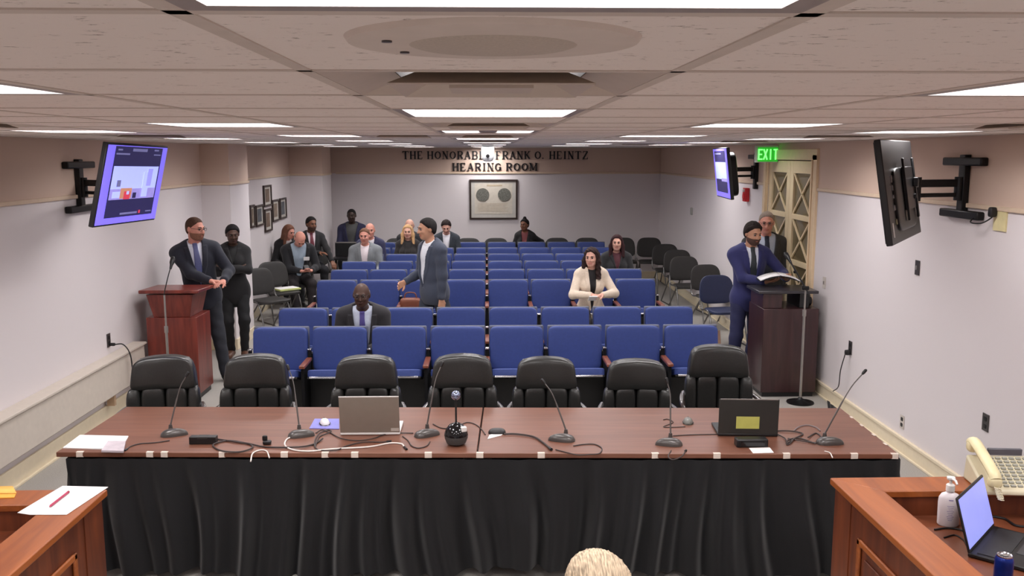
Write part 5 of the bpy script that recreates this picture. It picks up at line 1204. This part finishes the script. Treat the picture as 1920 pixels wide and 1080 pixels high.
# 7 man behind the monitor
person('dark-skinned man in a navy jacket behind the black monitor in the far corner', (hx(661, 440, 17.4), 17.36, 0), pose='sit', height=1.84, lean=-.04, look=(0, .12), seat=.52, skin='deep', hair=(20, 18, 18), style='buzz', jacket=(34, 34, 64), shirt=(74, 74, 74), trousers=(30, 30, 36), fine=.012, build=1.1, vbot=.05, open_v=1.4)
# 8 grey suit
person('man with receding hair in a light grey suit seated in the sixth row', (hx(684, 470, 14.2), 14.30, 0), pose='sit', height=1.74, lean=.06, look=(-.05, .12), skin='pink', hair=(112, 80, 62), style='receding', jacket=(124, 128, 132), shirt=(232, 220, 224), trousers=(90, 92, 98), fine=.010, build=1.1, vbot=.06, seat=.45)
# 9 bald man behind him
person('bald man in a navy suit seated behind the man in light grey', (hx(694, 450, 15.2), 15.28, 0), pose='sit', height=1.76, lean=.06, look=(.1, .1), skin='pink', hair=(150, 120, 104), style='bald', jacket=(50, 50, 80), shirt=(232, 226, 232), trousers=(40, 40, 50), fine=.012, seat=.45, vbot=.05)
# 10 blond woman, 11 man behind
person('blond woman with long hair in a black top seated in the seventh row', (hx(765, 460, 15.25), 15.30, 0), pose='sit', height=1.68, lean=.02, look=(0, .08), skin='fair', hair=(206, 164, 118), style='long', jacket=(36, 32, 32), shirt=(40, 36, 36), trousers=(30, 30, 34), female=True, fine=.009, seat=.45)
person('balding man mostly hidden behind the blond woman', (hx(768, 450, 16.2), 16.30, 0), pose='sit', height=1.74, look=(0, .1), skin='fair', hair=(190, 160, 130), style='bald', jacket=(40, 40, 44), shirt=(60, 60, 64), trousers=(30, 30, 34), fine=.013, seat=.45)
# 12 walking man
person('man in a slate blue suit walking along the cross aisle', (hx(815, 560, 10.45), 10.45, 0), heading=-58, height=1.78, lean=.06, look=(-.15, .12), skin='tan', hair=(34, 30, 30), style='short', jacket=(62, 68, 84), shirt=(226, 228, 236), trousers=(50, 54, 66), fine=.0075, build=1.1, belly=.3, vbot=.04,
       hands=[(-.16, -.30, 1.04), (.22, -.03, .80)], elbows=[(-.3, .9, -.4), (.3, .9, -.1)], feet=[(-.10, -.22, .075), (.10, .28, .10)], open_v=1.3, curl=.45)
# 13 young man
person('young dark-haired man in a grey jacket and white shirt in the last row', (hx(837, 450, 16.2), 16.30, 0), pose='sit', height=1.74, lean=.08, look=(0, .45), skin='fair', hair=(42, 32, 30), style='wavy', jacket=(52, 58, 66), shirt=(232, 230, 236), trousers=(30, 30, 36), fine=.010, seat=.45, vbot=.05)
# 14 woman with a bun
person('woman with a high hair bun in black seated against the back wall', (hx(985, 440, 17.35), 17.38, 0), heading=-10, pose='sit', height=1.64, lean=.05, look=(-.35, .05), skin='brown', hair=(24, 20, 20), style='bun', jacket=(24, 22, 24), shirt=(120, 60, 62), trousers=(24, 24, 28), female=True, fine=.010, seat=.42, hands=[(-.14, -.30, .64), (.30, -.05, .72)])
# 15 dark hair woman
person('dark-haired woman in a black cardigan seated in the fifth row', (hx(1156, 490, 13.25), 13.30, 0), pose='sit', height=1.68, lean=.05, look=(-.15, .05), skin='fair', hair=(52, 28, 30), style='long', jacket=(34, 34, 36), shirt=(80, 36, 44), trousers=(30, 30, 34), female=True, fine=.009, seat=.45, build=1.12, vbot=.28)
# 16 woman in beige
r, j = person('long-haired woman in a cream blazer seated in the third row', (hx(1108, 540, 11.2), 11.26, 0), heading=4, pose='sit', height=1.72, lean=.10, look=(-.42, .10), skin='fair', hair=(48, 32, 30), style='curly_long', jacket=(222, 204, 184), shirt=(28, 24, 26), trousers=(60, 56, 60), female=True, fine=.0075, seat=.46, vbot=-.05, open_v=.75,
       hands=[(-.05, -.33, .80), (.09, -.34, .80)], elbows=[(-1, .3, -.6), (1, .3, -.6)], handdir=[((.8, -.5, 0), (0, 0, -1)), ((-.8, -.5, 0), (0, 0, -1))])
b = MB(); b.box((0, 0, 0), (.10, .14, .012), Rx(-.5)); o = b.build('notepad', M_PAPER, bevel=.002); o.location = (r.location.x-.02, 10.83, .775); tag(o, 'small white notepad held by the woman in the cream blazer', 'notepad')
# 17 man in a blue suit with papers
r, j = person('bearded man in a royal blue suit holding an open binder at the dark lectern', (hx(1402, 590, 9.86), 9.90, 0), heading=8, height=1.77, lean=.03, look=(.12, .22), skin='tan', hair=(40, 30, 28), style='thick', beard=(84, 60, 52), jacket=(40, 42, 92), shirt=(228, 232, 244), tie=(44, 50, 54), trousers=(32, 34, 70), fine=.007, build=1.04, vbot=.06,
       hands=[(.03, -.36, 1.15), (.28, -.35, 1.18)], elbows=[(-.7, .6, -.7), (.8, .5, -.6)], handdir=[((.7, -.6, .15), (0, .2, 1)), ((-.3, -.8, .2), (0, .2, 1))], feet=[(-.20, -.06, .075), (.08, .10, .075)], curl=.3)
bx_, by_ = r.location.x, r.location.y
t = empty('binder', (bx_+.19, by_-.46, 1.245), math.radians(-8)); tag(t, 'open black binder with white pages held over the dark lectern', 'binder')
b = MB()
for s_ in (-1, 1): b.box((s_*.108, 0, -.012-.018), (.22, .28, .006), Ry(s_*.28))
b.build('cover', M_BLACK, t)
for s_ in (-1, 1):
    b = MB(); b.grid(lambda u, v, s_=s_: Vector((s_*(.004+.20*u), -.13+.26*v, .012*math.sin(PI*u)+.004-.058*u)), 10, 2); b.build('pages', M_PAPER, t, solid=.008)
# 18 man behind
person('grey-haired man in a charcoal suit standing behind the man with the binder', (hx(1433, 560, 10.50), 10.55, 0), heading=-6, height=1.84, look=(-.15, .15), skin='pink', hair=(150, 134, 124), style='receding', jacket=(54, 52, 52), shirt=(188, 196, 212), tie=(36, 40, 54), trousers=(48, 46, 48), fine=.0075, build=1.08, belly=.3, vbot=.04, open_v=1.3, glasses=True)
# 19 person in the foreground
person('person with thick blond-grey hair seen from behind at the bottom edge', (hx(1132, 1050, 2.46), 2.50, 0), heading=180, pose='sit', height=1.82, lean=0, look=(.25, .05), seat=.362, skin='pink', hair=(196, 176, 150), style='strands', jacket=(60, 60, 70), shirt=(200, 200, 210), trousers=(50, 50, 56), fine=.008)
o = copy_tree(ec); o.location = (hx(1132, 1050, 2.46), 2.42, 0); o.rotation_euler = (0, 0, PI); o.scale = (1, 1, .95); tag(o, 'black leather chair under the blond-grey-haired person in front', 'office chair')
# handbag in the third row
p = U(770, 566, y=11.3); t = empty('handbag', (p.x, 11.28, .50)); tag(t, 'brown leather bag on a seat behind the walking man', 'bag')
b = MB(); b.pad((0, 0, .11), (.27, .14, .22), e=5); b.build('bag_body', mat('brown_leather', (122, 66, 44), .5), t); b = MB(); b.tube(bez([(-.08, 0, .21), (-.05, 0, .28), (.05, 0, .28), (.08, 0, .21)]), .008); b.build('handle', mat('brown_leather', (0, 0, 0)), t)
